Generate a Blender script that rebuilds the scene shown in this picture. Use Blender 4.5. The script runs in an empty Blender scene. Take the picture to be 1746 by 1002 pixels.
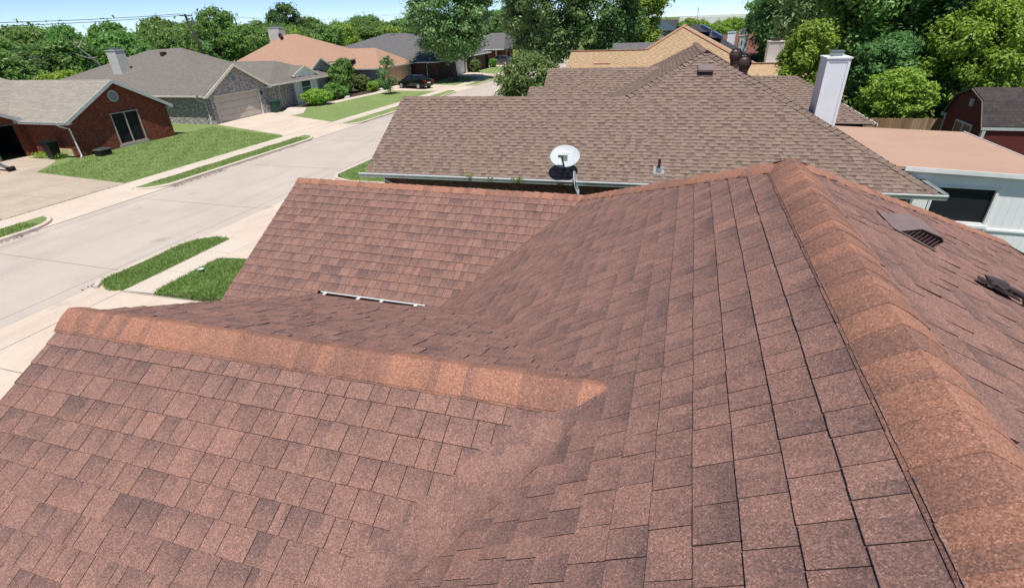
import bpy, math, random
from mathutils import Vector, Matrix

# ---------------------------------------------------------------- camera, sky, sun, exposure
scene = bpy.context.scene
col = scene.collection
cam_data = bpy.data.cameras.new("camera")
cam = bpy.data.objects.new("camera", cam_data)
col.objects.link(cam)
cam_data.sensor_width = 36.0
cam_data.lens = 36.0 * 862.0 / 1746.0
cam_data.clip_start = 0.05
cam_data.clip_end = 6000.0
H = 6.8                                   # eye height above the street
fwd = Vector((-0.28042, 0.83453, -0.47426))
rgt = Vector((0.95298, 0.30115, -0.03356))
fwd.normalize()
upv = rgt.cross(fwd).normalized()
rgt = fwd.cross(upv).normalized()
M = Matrix((rgt, upv, -fwd)).transposed().to_4x4()
M.translation = Vector((0, 0, H))
cam.matrix_world = M
scene.camera = cam

SUN_EL, SUN_AZ = math.radians(69), math.radians(154)   # azimuth from +Y towards +X
sdir = Vector((math.cos(SUN_EL) * math.sin(SUN_AZ), math.cos(SUN_EL) * math.cos(SUN_AZ), math.sin(SUN_EL)))
world = bpy.data.worlds.new("World")
scene.world = world
world.use_nodes = True
wn = world.node_tree
wn.nodes.clear()
sky = wn.nodes.new("ShaderNodeTexSky")
sky.sky_type = 'NISHITA'
sky.sun_disc = False
sky.sun_elevation = SUN_EL
sky.sun_rotation = SUN_AZ
sky.altitude = 150
sky.air_density = 0.5
sky.dust_density = 0.0
sky.ozone_density = 4.0
bg = wn.nodes.new("ShaderNodeBackground")
bg.inputs[1].default_value = 0.115
wo = wn.nodes.new("ShaderNodeOutputWorld")
wn.links.new(sky.outputs[0], bg.inputs[0])
wn.links.new(bg.outputs[0], wo.inputs[0])
sl = bpy.data.lights.new("sun", 'SUN')
sl.energy = 4.6
sl.angle = math.radians(0.53)
sl.color = (1.0, 0.95, 0.88)
so = bpy.data.objects.new("sun", sl)
col.objects.link(so)
so.rotation_euler = sdir.to_track_quat('Z', 'Y').to_euler()
so.location = (20, -20, 60)
scene.view_settings.view_transform = 'Standard'
scene.view_settings.look = 'None'
scene.view_settings.exposure = 0.28
scene.view_settings.gamma = 1.0
scene.render.engine = 'CYCLES'
scene.cycles.max_bounces = 6
scene.cycles.transparent_max_bounces = 6

# ---------------------------------------------------------------- materials
MATS = {}

class NT:
    def __init__(s, name, rough=0.8, spec=0.3):
        s.m = bpy.data.materials.new(name)
        s.m.use_nodes = True
        s.t = s.m.node_tree
        s.b = s.t.nodes["Principled BSDF"]
        s.b.inputs["Roughness"].default_value = rough
        s.b.inputs["Specular IOR Level"].default_value = spec
        MATS[name] = s.m
    def n(s, kind, **kw):
        nd = s.t.nodes.new(kind)
        for k, v in kw.items():
            if k.startswith("i_"):
                key = k[2:].replace("_", " ")
                nd.inputs[key].default_value = v
            else:
                setattr(nd, k, v)
        return nd
    def l(s, a, b):
        s.t.links.new(a, b)
    def pos(s):
        return s.n("ShaderNodeNewGeometry").outputs["Position"]
    def uv(s):
        return s.n("ShaderNodeUVMap", uv_map="UVMap").outputs[0]
    def noise(s, scale, detail=4, vec=None, rough=0.6):
        nd = s.n("ShaderNodeTexNoise", i_Scale=scale, i_Detail=detail, i_Roughness=rough)
        s.l(vec if vec is not None else s.pos(), nd.inputs["Vector"])
        return nd.outputs["Fac"]
    def ramp(s, fac, stops):
        r = s.n("ShaderNodeValToRGB")
        e = r.color_ramp.elements
        while len(e) < len(stops):
            e.new(0.5)
        for i, (p, c) in enumerate(stops):
            e[i].position = p
            e[i].color = (*c, 1)
        s.l(fac, r.inputs[0])
        return r.outputs[0]
    def mix(s, fac, a, b, mode='MIX'):
        m = s.n("ShaderNodeMix", data_type='RGBA', blend_type=mode)
        for v, k in ((fac, 0), (a, 6), (b, 7)):
            if hasattr(v, "is_linked"):
                s.l(v, m.inputs[k])
            elif k == 0:
                m.inputs[0].default_value = v
            else:
                m.inputs[k].default_value = (*v, 1)
        return m.outputs[2]
    def math(s, op, a, b=0.0, c=None, clamp=False):
        m = s.n("ShaderNodeMath", operation=op, use_clamp=clamp)
        for k, v in enumerate((a, b) if c is None else (a, b, c)):
            if hasattr(v, "is_linked"):
                s.l(v, m.inputs[k])
            else:
                m.inputs[k].default_value = v
        return m.outputs[0]
    def color(s, c):
        if hasattr(c, "is_linked"):
            s.l(c, s.b.inputs["Base Color"])
        else:
            s.b.inputs["Base Color"].default_value = (*c, 1)
    def bump(s, h, strength, dist=0.01):
        b = s.n("ShaderNodeBump")
        b.inputs["Strength"].default_value = strength
        b.inputs["Distance"].default_value = dist
        s.l(h, b.inputs["Height"])
        s.l(b.outputs[0], s.b.inputs["Normal"])

def plain(name, c, rough=0.6, var=0.15, scale=3.0, metal=0.0, spec=0.3, grime=0.0):
    t = NT(name, rough, spec)
    f = t.noise(scale, 5)
    c2 = tuple(x * (1 - var) for x in c)
    c3 = tuple(min(1, x * (1 + var)) for x in c)
    out = t.ramp(f, [(0.3, c2), (0.7, c3)])
    if grime:
        g = t.noise(scale * 0.35, 7)
        out = t.mix(t.math('MULTIPLY', t.math('SUBTRACT', g, 0.45, clamp=True), grime * 4, clamp=True), out, tuple(x * 0.45 for x in c))
    t.color(out)
    t.b.inputs["Metallic"].default_value = metal
    return t.m

def shingle_geo(name, light, dark, light2, granule=230.0, gran=0.44):
    """roof made of separate tabs: tone from the 'tone' attribute, mineral granules on top"""
    t = NT(name, 0.93, 0.12)
    at = t.n("ShaderNodeAttribute", attribute_name="tone")
    sp = t.n("ShaderNodeSeparateColor")
    t.l(at.outputs["Color"], sp.inputs[0])
    tone, band, black = sp.outputs[0], sp.outputs[1], sp.outputs[2]
    n1 = t.noise(9.0, 3)
    n2 = t.noise(45.0, 3)
    f = t.math('ADD', t.math('MULTIPLY', tone, 0.75), t.math('MULTIPLY', band, 0.85))
    f = t.math('ADD', f, t.math('MULTIPLY', t.math('SUBTRACT', n1, 0.5), 0.9))
    f = t.math('ADD', f, t.math('MULTIPLY', t.math('SUBTRACT', n2, 0.5), 1.0), clamp=True)
    base = t.mix(f, light, dark)
    hue = t.noise(1.3, 3)
    base = t.mix(t.math('MULTIPLY', t.math('SUBTRACT', hue, 0.4, clamp=True), 2.2, clamp=True), base, t.mix(f, light2, dark))
    v = t.n("ShaderNodeTexVoronoi", i_Scale=granule)
    t.l(t.pos(), v.inputs["Vector"])
    sv = t.n("ShaderNodeSeparateColor")
    t.l(v.outputs["Color"], sv.inputs[0])
    r = t.ramp(sv.outputs[0], [(0.0, (0.18, 0.15, 0.17)), (0.25, (0.5, 0.48, 0.5)), (0.5, (0.95, 0.95, 0.95)), (0.75, (1.3, 1.25, 1.2)), (0.93, (1.6, 1.5, 1.45)), (1.0, (2.6, 2.6, 2.8))])
    gr = t.mix(gran, (1, 1, 1), r)
    colr = t.mix(1.0, base, gr, 'MULTIPLY')
    scuff = t.noise(3.1, 8, rough=0.75)
    colr = t.mix(t.math('MULTIPLY', t.math('SUBTRACT', scuff, 0.63, clamp=True), 3.0, clamp=True), colr, tuple(min(1, x * 1.5 + 0.03) for x in light))
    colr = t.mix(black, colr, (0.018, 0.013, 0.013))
    t.color(colr)
    t.bump(t.math('ADD', sv.outputs[1], t.math('MULTIPLY', n2, 1.5)), 0.45, 0.0022)
    return t.m

def shingle_uv(name, c1, c2, dark, row=0.143, width=0.27, nvar=0.3):
    """distant roof: rows drawn from slope-aligned coordinates"""
    t = NT(name, 0.95, 0.1)
    uv = t.uv()
    br = t.n("ShaderNodeTexBrick", offset=0.37, squash=0.7, squash_frequency=3)
    br.inputs["Color1"].default_value = (*c1, 1)
    br.inputs["Color2"].default_value = (*c2, 1)
    br.inputs["Mortar"].default_value = (*dark, 1)
    br.inputs["Scale"].default_value = 1.0
    br.inputs["Mortar Size"].default_value = 0.007
    br.inputs["Mortar Smooth"].default_value = 0.2
    br.inputs["Brick Width"].default_value = width
    br.inputs["Row Height"].default_value = row
    t.l(uv, br.inputs["Vector"])
    n = t.noise(1.1, 6)
    c = t.mix(t.math('MULTIPLY', n, nvar), br.outputs[0], dark)
    n2 = t.noise(60, 2)
    c = t.mix(0.5, c, t.ramp(n2, [(0.2, (0.6, 0.6, 0.6)), (0.8, (1.4, 1.4, 1.4))]), 'MULTIPLY')
    t.color(c)
    t.bump(br.outputs["Fac"], -0.6, 0.01)
    return t.m

def brick(name, c1, c2, mortar, c3=None, rowh=0.075, w=0.21, patch=0.5, scale3=1.5):
    t = NT(name, 0.88, 0.2)
    uv = t.uv()
    br = t.n("ShaderNodeTexBrick", offset=0.5)
    br.inputs["Color1"].default_value = (*c1, 1)
    br.inputs["Color2"].default_value = (*c2, 1)
    br.inputs["Mortar"].default_value = (*mortar, 1)
    br.inputs["Scale"].default_value = 1.0
    br.inputs["Mortar Size"].default_value = 0.008
    br.inputs["Mortar Smooth"].default_value = 0.1
    br.inputs["Bias"].default_value = 0.0
    br.inputs["Brick Width"].default_value = w
    br.inputs["Row Height"].default_value = rowh
    t.l(uv, br.inputs["Vector"])
    c = br.outputs[0]
    if c3:
        mp = t.n("ShaderNodeMapping")
        mp.inputs["Scale"].default_value = (3.2, 9.0, 1)
        t.l(uv, mp.inputs["Vector"])
        n = t.noise(scale3, 2, vec=mp.outputs[0])
        k = t.ramp(n, [(0.47, (0, 0, 0)), (0.53, (1, 1, 1))])
        c = t.mix(t.math('MULTIPLY', k, patch), c, c3)
    n2 = t.noise(4, 6)
    c = t.mix(0.6, c, t.ramp(n2, [(0.2, (0.6, 0.6, 0.6)), (0.8, (1.35, 1.35, 1.35))]), 'MULTIPLY')
    t.color(c)
    t.bump(br.outputs["Fac"], -0.5, 0.008)
    return t.m

def leaf(name, c1, c2, trans=0.35):
    t = NT(name, 0.45, 0.5)
    g = t.n("ShaderNodeNewGeometry")
    at = t.n("ShaderNodeAttribute", attribute_name="tone")
    f = t.math('ADD', t.math('MULTIPLY', g.outputs["Random Per Island"], 0.5), t.math('MULTIPLY', at.outputs["Fac"], 0.6), clamp=True)
    oi = t.n("ShaderNodeObjectInfo")
    c = t.mix(f, c1, c2)
    hs = t.n("ShaderNodeHueSaturation")
    t.l(t.math('ADD', 0.485, t.math('MULTIPLY', oi.outputs["Random"], 0.03)), hs.inputs["Hue"])
    t.l(t.math('ADD', 0.95, t.math('MULTIPLY', oi.outputs["Random"], 0.4)), hs.inputs["Value"])
    t.l(c, hs.inputs["Color"])
    t.color(hs.outputs[0])
    tr = t.n("ShaderNodeBsdfTranslucent")
    t.l(hs.outputs[0], tr.inputs["Color"])
    mx = t.n("ShaderNodeMixShader")
    mx.inputs[0].default_value = trans
    t.l(t.b.outputs[0], mx.inputs[1])
    t.l(tr.outputs[0], mx.inputs[2])
    out = [x for x in t.t.nodes if x.type == 'OUTPUT_MATERIAL'][0]
    t.l(mx.outputs[0], out.inputs[0])
    return t.m

def concrete(name, c, stain=0.3):
    t = NT(name, 0.9, 0.2)
    a = t.noise(0.35, 8, rough=0.7)
    mp = t.n("ShaderNodeMapping")
    mp.inputs["Scale"].default_value = (1.0, 0.16, 1)
    t.l(t.pos(), mp.inputs["Vector"])
    b = t.noise(0.9, 6, vec=mp.outputs[0])
    fine = t.noise(14, 6, rough=0.8)
    base = t.ramp(a, [(0.3, tuple(x * (1 - stain) for x in c)), (0.62, c), (0.8, tuple(x * 1.1 for x in c))])
    base = t.mix(t.math('MULTIPLY', t.math('SUBTRACT', b, 0.5, clamp=True), 1.6, clamp=True), base, tuple(x * 0.62 for x in c))
    base = t.mix(0.5, base, t.ramp(fine, [(0.25, (0.78, 0.77, 0.75)), (0.75, (1.15, 1.15, 1.15))]), 'MULTIPLY')
    sp_ = t.noise(0.8, 3, rough=0.4)
    base = t.mix(t.math('MULTIPLY', t.math('SUBTRACT', sp_, 0.66, clamp=True), 5.0, clamp=True), base, tuple(x * 0.55 for x in c))
    t.color(base)
    t.bump(fine, 0.15, 0.01)
    return t.m

def grass_mat(name, c1, c2, c3):
    t = NT(name, 0.95, 0.1)
    a = t.noise(0.5, 8, rough=0.7)
    f = t.noise(11, 6, rough=0.85)
    base = t.ramp(a, [(0.3, c1), (0.55, c2), (0.75, c3)])
    base = t.mix(0.85, base, t.ramp(f, [(0.3, (0.5, 0.5, 0.5)), (0.7, (1.4, 1.4, 1.3))]), 'MULTIPLY')
    t.color(base)
    t.bump(f, 0.9, 0.06)
    return t.m

shingle_geo("red_shingle", (0.288, 0.162, 0.129), (0.145, 0.092, 0.084), (0.262, 0.155, 0.129))
shingle_geo("red_cap", (0.345, 0.172, 0.116), (0.19, 0.108, 0.088), (0.31, 0.16, 0.116))
shingle_geo("brown_shingle", (0.25, 0.185, 0.148), (0.10, 0.07, 0.062), (0.235, 0.178, 0.15), 160, 0.35)
shingle_geo("brown_cap", (0.215, 0.158, 0.128), (0.135, 0.098, 0.084), (0.205, 0.152, 0.125), 160, 0.35)
shingle_geo("tan_shingle", (0.52, 0.37, 0.225), (0.33, 0.235, 0.15), (0.50, 0.35, 0.225), 300, 0.2)
shingle_uv("tan_plain", (0.50, 0.355, 0.22), (0.42, 0.30, 0.19), (0.24, 0.16, 0.10))
plain("tan_cap", (0.36, 0.2, 0.13), 0.9, 0.2, 6)
shingle_uv("grey_shingle", (0.215, 0.195, 0.172), (0.175, 0.158, 0.142), (0.115, 0.10, 0.09))
shingle_uv("pale_grey_shingle", (0.34, 0.31, 0.265), (0.27, 0.245, 0.21), (0.185, 0.17, 0.15), width=0.5)
shingle_uv("peach_shingle", (0.43, 0.27, 0.19), (0.38, 0.235, 0.17), (0.27, 0.17, 0.125))
shingle_uv("slate_shingle", (0.17, 0.165, 0.165), (0.13, 0.127, 0.128), (0.08, 0.08, 0.085))
shingle_uv("charcoal_shingle", (0.075, 0.08, 0.09), (0.05, 0.055, 0.062), (0.03, 0.03, 0.035))
shingle_uv("rust_shingle", (0.22, 0.095, 0.072), (0.16, 0.075, 0.06), (0.08, 0.045, 0.04))
shingle_uv("barn_shingle", (0.085, 0.07, 0.068), (0.055, 0.047, 0.048), (0.03, 0.027, 0.03))
plain("asphalt_edge", (0.02, 0.015, 0.014), 0.95, 0.3, 20)
brick("red_brick", (0.27, 0.060, 0.032), (0.19, 0.042, 0.025), (0.20, 0.12, 0.10), (0.10, 0.028, 0.022), patch=0.6)
brick("grey_brick", (0.50, 0.47, 0.46), (0.36, 0.34, 0.35), (0.48, 0.45, 0.42), (0.13, 0.13, 0.15), patch=0.62, scale3=1.0)
brick("brown_brick", (0.15, 0.07, 0.05), (0.10, 0.05, 0.04), (0.16, 0.13, 0.11), (0.05, 0.03, 0.03))
plain("white_trim", (0.76, 0.77, 0.76), 0.5, 0.06, 4, grime=0.12)
plain("cream_trim", (0.64, 0.60, 0.52), 0.6, 0.08, 4)
plain("grey_trim", (0.44, 0.47, 0.46), 0.5, 0.08, 4, grime=0.2)
plain("galvanised", (0.40, 0.44, 0.44), 0.4, 0.15, 3, metal=0.5, grime=0.3)
plain("taupe_paint", (0.36, 0.34, 0.31), 0.7, 0.05, 2)
plain("garage_door_paint", (0.52, 0.48, 0.43), 0.6, 0.05, 2)
plain("peach_paint", (0.50, 0.37, 0.27), 0.7, 0.05, 2)
plain("pale_chimney", (0.55, 0.54, 0.50), 0.7, 0.08, 3, grime=0.2)
plain("blue_chimney", (0.42, 0.47, 0.47), 0.7, 0.08, 3, grime=0.2)
plain("pink_chimney", (0.60, 0.53, 0.50), 0.7, 0.06, 3, grime=0.15)
plain("flue_metal", (0.35, 0.38, 0.38), 0.35, 0.2, 6, metal=0.7)
plain("glass_dark", (0.012, 0.014, 0.018), 0.12, 0.2, 1, spec=0.5)
plain("screen_dark", (0.016, 0.018, 0.022), 0.7, 0.2, 30, spec=0.2)
plain("glass_teal", (0.03, 0.07, 0.075), 0.1, 0.3, 1, spec=0.6)
plain("dark_interior", (0.006, 0.006, 0.008), 0.9, 0.2, 1)
plain("vent_grey", (0.28, 0.31, 0.32), 0.6, 0.1, 8)
plain("vent_mauve", (0.20, 0.15, 0.145), 0.55, 0.1, 8)
plain("vent_dark", (0.045, 0.022, 0.022), 0.5, 0.2, 8)
plain("turbine_brown", (0.085, 0.052, 0.047), 0.45, 0.25, 12, metal=0.2, grime=0.3)
plain("dish_grey", (0.44, 0.48, 0.50), 0.5, 0.05, 3, grime=0.06)
plain("dish_letter", (0.85, 0.87, 0.88), 0.5, 0.02)
plain("mast_dark", (0.03, 0.03, 0.033), 0.45, 0.2, 20, spec=0.4)
plain("mount_brown", (0.045, 0.027, 0.027), 0.4, 0.25, 25, spec=0.5)
plain("patio_membrane", (0.42, 0.275, 0.205), 0.85, 0.05, 0.8, grime=0.06)
plain("siding_white", (0.84, 0.84, 0.85), 0.6, 0.03, 2, grime=0.05)
plain("chimney_white", (0.78, 0.80, 0.84), 0.6, 0.03, 2, grime=0.05)
plain("barn_red", (0.115, 0.022, 0.022), 0.75, 0.12, 5, grime=0.15)
plain("bark", (0.085, 0.065, 0.05), 0.95, 0.35, 6)
plain("dead_wood", (0.38, 0.35, 0.30), 0.9, 0.2, 6)
plain("pole_wood", (0.07, 0.055, 0.05), 0.9, 0.2, 6)
plain("wire_black", (0.04, 0.045, 0.05), 0.7, 0.1)
plain("bin_green", (0.018, 0.06, 0.038), 0.5, 0.15, 4)
plain("bin_black", (0.008, 0.008, 0.009), 0.5, 0.2, 4)
plain("bucket_red", (0.50, 0.03, 0.015), 0.5, 0.1, 4)
plain("grey_metal", (0.15, 0.17, 0.17), 0.4, 0.2, 4, metal=0.4)
plain("car_black", (0.006, 0.006, 0.007), 0.12, 0.1, 2, spec=0.6)
plain("car_grey", (0.12, 0.115, 0.13), 0.25, 0.1, 2, metal=0.5)
plain("tyre", (0.012, 0.012, 0.012), 0.9, 0.2)
plain("wheel_silver", (0.55, 0.56, 0.58), 0.3, 0.1, 8, metal=0.6)
plain("tail_red", (0.35, 0.01, 0.01), 0.3, 0.1)
plain("plate_white", (0.7, 0.7, 0.7), 0.5, 0.05)
plain("stone_pale", (0.5, 0.48, 0.44), 0.9, 0.3, 6)
plain("solar_blue", (0.02, 0.03, 0.10), 0.2, 0.3, 10, spec=0.6)
plain("yellow_board", (0.60, 0.58, 0.30), 0.8, 0.08, 3)
plain("warehouse_white", (0.72, 0.72, 0.70), 0.8, 0.05, 0.1)
plain("blue_house_paint", (0.12, 0.19, 0.24), 0.8, 0.1, 1)
plain("mulch", (0.07, 0.045, 0.03), 0.95, 0.4, 8)
plain("joint_dark", (0.24, 0.205, 0.175), 0.95, 0.3, 5)
concrete("road_concrete", (0.49, 0.43, 0.38), 0.12)
concrete("drive_concrete", (0.61, 0.51, 0.42), 0.14)
concrete("walk_concrete", (0.60, 0.52, 0.45), 0.12)
concrete("old_concrete", (0.50, 0.415, 0.33), 0.28)
grass_mat("lawn_grass", (0.17, 0.235, 0.085), (0.215, 0.28, 0.11), (0.29, 0.32, 0.15))
grass_mat("field_grass", (0.10, 0.15, 0.035), (0.16, 0.19, 0.06), (0.24, 0.23, 0.10))
leaf("blade_green", (0.17, 0.27, 0.06), (0.33, 0.43, 0.14), 0.45)
leaf("leaf_mid", (0.115, 0.23, 0.05), (0.29, 0.45, 0.12), 0.5)
leaf("leaf_dark", (0.08, 0.175, 0.055), (0.23, 0.38, 0.12), 0.5)
leaf("leaf_bright", (0.20, 0.33, 0.04), (0.42, 0.56, 0.10), 0.5)
leaf("leaf_silver", (0.15, 0.27, 0.09), (0.40, 0.54, 0.26), 0.5)
leaf("leaf_olive", (0.11, 0.18, 0.045), (0.26, 0.31, 0.11), 0.4)
def wood_fence_mat():
    t = NT("fence_wood", 0.9, 0.15)
    g = t.n("ShaderNodeNewGeometry")
    n = t.noise(1.2, 5)
    f = t.math('ADD', t.math('MULTIPLY', g.outputs["Random Per Island"], 0.7), t.math('MULTIPLY', n, 0.4), clamp=True)
    t.color(t.ramp(f, [(0.0, (0.16, 0.10, 0.06)), (0.5, (0.30, 0.19, 0.11)), (1.0, (0.38, 0.29, 0.2))]))
wood_fence_mat()
plain("fence_grey", (0.16, 0.15, 0.135), 0.9, 0.3, 2)

# ---------------------------------------------------------------- mesh builder
ORG = {}

class MB:
    def __init__(s):
        s.v, s.f, s.t, s.mi = [], [], [], []
    def add(s, pts, tone=None, mi=0):
        b = len(s.v)
        s.v.extend(tuple(p) for p in pts)
        s.f.append(tuple(range(b, b + len(pts))))
        s.t.append(tone)
        s.mi.append(mi)
    def mesh(s, verts, faces, tone=None, mi=0):
        b = len(s.v)
        s.v.extend(tuple(p) for p in verts)
        for f in faces:
            s.f.append(tuple(b + i for i in f))
            s.t.append(tone)
            s.mi.append(mi)
    def box(s, a, b, mi=0, tone=None):
        x0, y0, z0 = (min(a[i], b[i]) for i in range(3))
        x1, y1, z1 = (max(a[i], b[i]) for i in range(3))
        s.mesh([(x0, y0, z0), (x1, y0, z0), (x1, y1, z0), (x0, y1, z0), (x0, y0, z1), (x1, y0, z1), (x1, y1, z1), (x0, y1, z1)],
               [(0, 3, 2, 1), (4, 5, 6, 7), (0, 1, 5, 4), (1, 2, 6, 5), (2, 3, 7, 6), (3, 0, 4, 7)], tone, mi)
    def obox(s, o, ex, ey, ez, mi=0, tone=None):
        o, ex, ey, ez = map(Vector, (o, ex, ey, ez))
        vs = [o, o + ex, o + ex + ey, o + ey]
        vs += [p + ez for p in vs]
        s.mesh(vs, [(0, 3, 2, 1), (4, 5, 6, 7), (0, 1, 5, 4), (1, 2, 6, 5), (2, 3, 7, 6), (3, 0, 4, 7)], tone, mi)
    def bar(s, p, q, w, h, up=(0, 0, 1), mi=0, tone=None):
        p, q = Vector(p), Vector(q)
        d = (q - p).normalized()
        u = Vector(up)
        sd = d.cross(u)
        if sd.length < 1e-4:
            sd = d.cross(Vector((1, 0, 0)))
        sd.normalize()
        u = sd.cross(d).normalized()
        s.obox(p - sd * w / 2 - u * h / 2, q - p, sd * w, u * h, mi, tone)
    def tube(s, pts, r, n=8, mi=0, cap=True, tone=None, flat=1.0):
        pts = [Vector(p) for p in pts]
        rs = r if isinstance(r, (list, tuple)) else [r] * len(pts)
        b = len(s.v)
        for i, p in enumerate(pts):
            d = (pts[min(i + 1, len(pts) - 1)] - pts[max(i - 1, 0)]).normalized()
            a = Vector((0, 0, 1)) if abs(d.z) < 0.9 else Vector((1, 0, 0))
            x = d.cross(a).normalized()
            y = d.cross(x).normalized()
            for k in range(n):
                t = 2 * math.pi * k / n
                s.v.append(tuple(p + x * math.cos(t) * rs[i] + y * math.sin(t) * rs[i] * flat))
        for i in range(len(pts) - 1):
            for k in range(n):
                s.f.append((b + i * n + k, b + i * n + (k + 1) % n, b + (i + 1) * n + (k + 1) % n, b + (i + 1) * n + k))
                s.t.append(tone); s.mi.append(mi)
        if cap:
            s.f.append(tuple(b + k for k in reversed(range(n)))); s.t.append(tone); s.mi.append(mi)
            e = b + (len(pts) - 1) * n
            s.f.append(tuple(e + k for k in range(n))); s.t.append(tone); s.mi.append(mi)
    def prism(s, pts, off, mi=0, tone=None):
        """polygon extruded along off"""
        pts = [Vector(p) for p in pts]
        off = Vector(off)
        n = len(pts)
        s.mesh(pts + [p + off for p in pts], [tuple(reversed(range(n))), tuple(range(n, 2 * n))] +
               [(i, (i + 1) % n, n + (i + 1) % n, n + i) for i in range(n)], tone, mi)
    def build(s, name, mats, parent=None, smooth=False, origin=None, label=None, cat=None, group=None, kind=None, uv=True):
        me = bpy.data.meshes.new(name)
        if parent is not None:
            o_ = ORG[parent.name]
        else:
            o_ = Vector(origin) if origin is not None else Vector((0, 0, 0))
        vs = [(x - o_[0], y - o_[1], z - o_[2]) for x, y, z in s.v]
        me.from_pydata(vs, [], s.f)
        if isinstance(mats, str):
            mats = [mats]
        for m in mats:
            me.materials.append(MATS[m])
        if len(mats) > 1:
            me.polygons.foreach_set("material_index", s.mi)
        if uv:
            lay = me.uv_layers.new(name="UVMap")
            data = [0.0] * (2 * len(me.loops))
            for p in me.polygons:
                n = p.normal
                if abs(n.z) > 0.999:
                    eu, ev = Vector((1, 0, 0)), Vector((0, 1, 0))
                else:
                    eu = Vector((-n.y, n.x, 0)).normalized()
                    ev = n.cross(eu)
                for li in p.loop_indices:
                    c = me.vertices[me.loops[li].vertex_index].co
                    w = Vector((c.x + o_[0], c.y + o_[1], c.z + o_[2]))
                    data[2 * li] = w.dot(eu)
                    data[2 * li + 1] = w.dot(ev)
            lay.data.foreach_set("uv", data)
        if any(t is not None for t in s.t):
            at = me.color_attributes.new(name="tone", type='FLOAT_COLOR', domain='CORNER')
            cd = []
            for fi, f in enumerate(s.f):
                t = s.t[fi]
                if t is None:
                    t = (0, 0, 0)
                if isinstance(t[0], (tuple, list)):
                    for c in t:
                        cd += [c[0], c[1], c[2], 1.0]
                else:
                    cd += [t[0], t[1], t[2], 1.0] * len(f)
            at.data.foreach_set("color", cd)
        if smooth:
            me.polygons.foreach_set("use_smooth", [True] * len(me.polygons))
        me.update()
        o = bpy.data.objects.new(name, me)
        col.objects.link(o)
        if parent is not None:
            o.parent = parent
        else:
            o.location = o_
        ORG[o.name] = o_
        tag(o, label, cat, group, kind)
        return o

def pieces(mb, name, mats, parent, **k):
    """build every separate piece of a mesh as a part of its own"""
    par = list(range(len(mb.v)))
    def find(a):
        while par[a] != a:
            par[a] = par[par[a]]; a = par[a]
        return a
    for f in mb.f:
        for i in f[1:]: par[find(i)] = find(f[0])
    isl = {}
    for i in range(len(mb.v)): isl.setdefault(find(i), []).append(i)
    bb = {r: ([min(mb.v[i][a] for i in l) - .03 for a in range(3)], [max(mb.v[i][a] for i in l) + .03 for a in range(3)]) for r, l in isl.items()}
    g = {r: r for r in isl}
    def fg(a):
        while g[a] != a: a = g[a]
        return a
    ks = list(isl)
    for i, a in enumerate(ks):
        for b in ks[i + 1:]:
            if all(bb[a][0][c] <= bb[b][1][c] and bb[b][0][c] <= bb[a][1][c] for c in range(3)): g[fg(a)] = fg(b)
    out = {}
    for fi, f in enumerate(mb.f): out.setdefault(fg(find(f[0])), []).append(fi)
    for r, fs in out.items():
        n = MB()
        for fi in fs: n.add([mb.v[i] for i in mb.f[fi]], mb.t[fi], mb.mi[fi])
        n.build(name, mats, parent, **k)

def tag(o, label=None, cat=None, group=None, kind=None):
    if label: o["label"] = label
    if cat: o["category"] = cat
    if group: o["group"] = group
    if kind: o["kind"] = kind
    return o

def thing(name, loc, label, cat, group=None):
    o = bpy.data.objects.new(name, None)
    o.empty_display_size = 0.3
    col.objects.link(o)
    o.location = loc
    ORG[o.name] = Vector(loc)
    return tag(o, label, cat, group)

def struct(name, mb, mats, **k):
    return mb.build(name, mats, None, kind="structure", **k)

def copy_tree(o, loc, label=None, group=None, rz=None, scale=None):
    def rec(src, par):
        c = src.copy()
        col.objects.link(c)
        if par is not None:
            c.parent = par
        ORG[c.name] = ORG[src.name]
        for ch in src.children:
            rec(ch, c)
        return c
    r = rec(o, None)
    r.location = loc
    if rz is not None: r.rotation_euler = (0, 0, rz)
    if scale is not None: r.scale = scale
    if label: r["label"] = label
    if group: r["group"] = group
    return r

# ---------------------------------------------------------------- shingle tabs as geometry
def clip(poly, a, b, c):
    """keep the part of a 2-D polygon where a*x+b*y<=c"""
    out = []
    n = len(poly)
    for i in range(n):
        p, q = poly[i], poly[(i + 1) % n]
        dp, dq = a * p[0] + b * p[1] - c, a * q[0] + b * q[1] - c
        if dp <= 0: out.append(p)
        if (dp < 0 < dq) or (dq < 0 < dp):
            t = dp / (dp - dq)
            out.append((p[0] + t * (q[0] - p[0]), p[1] + t * (q[1] - p[1])))
    return out

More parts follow.
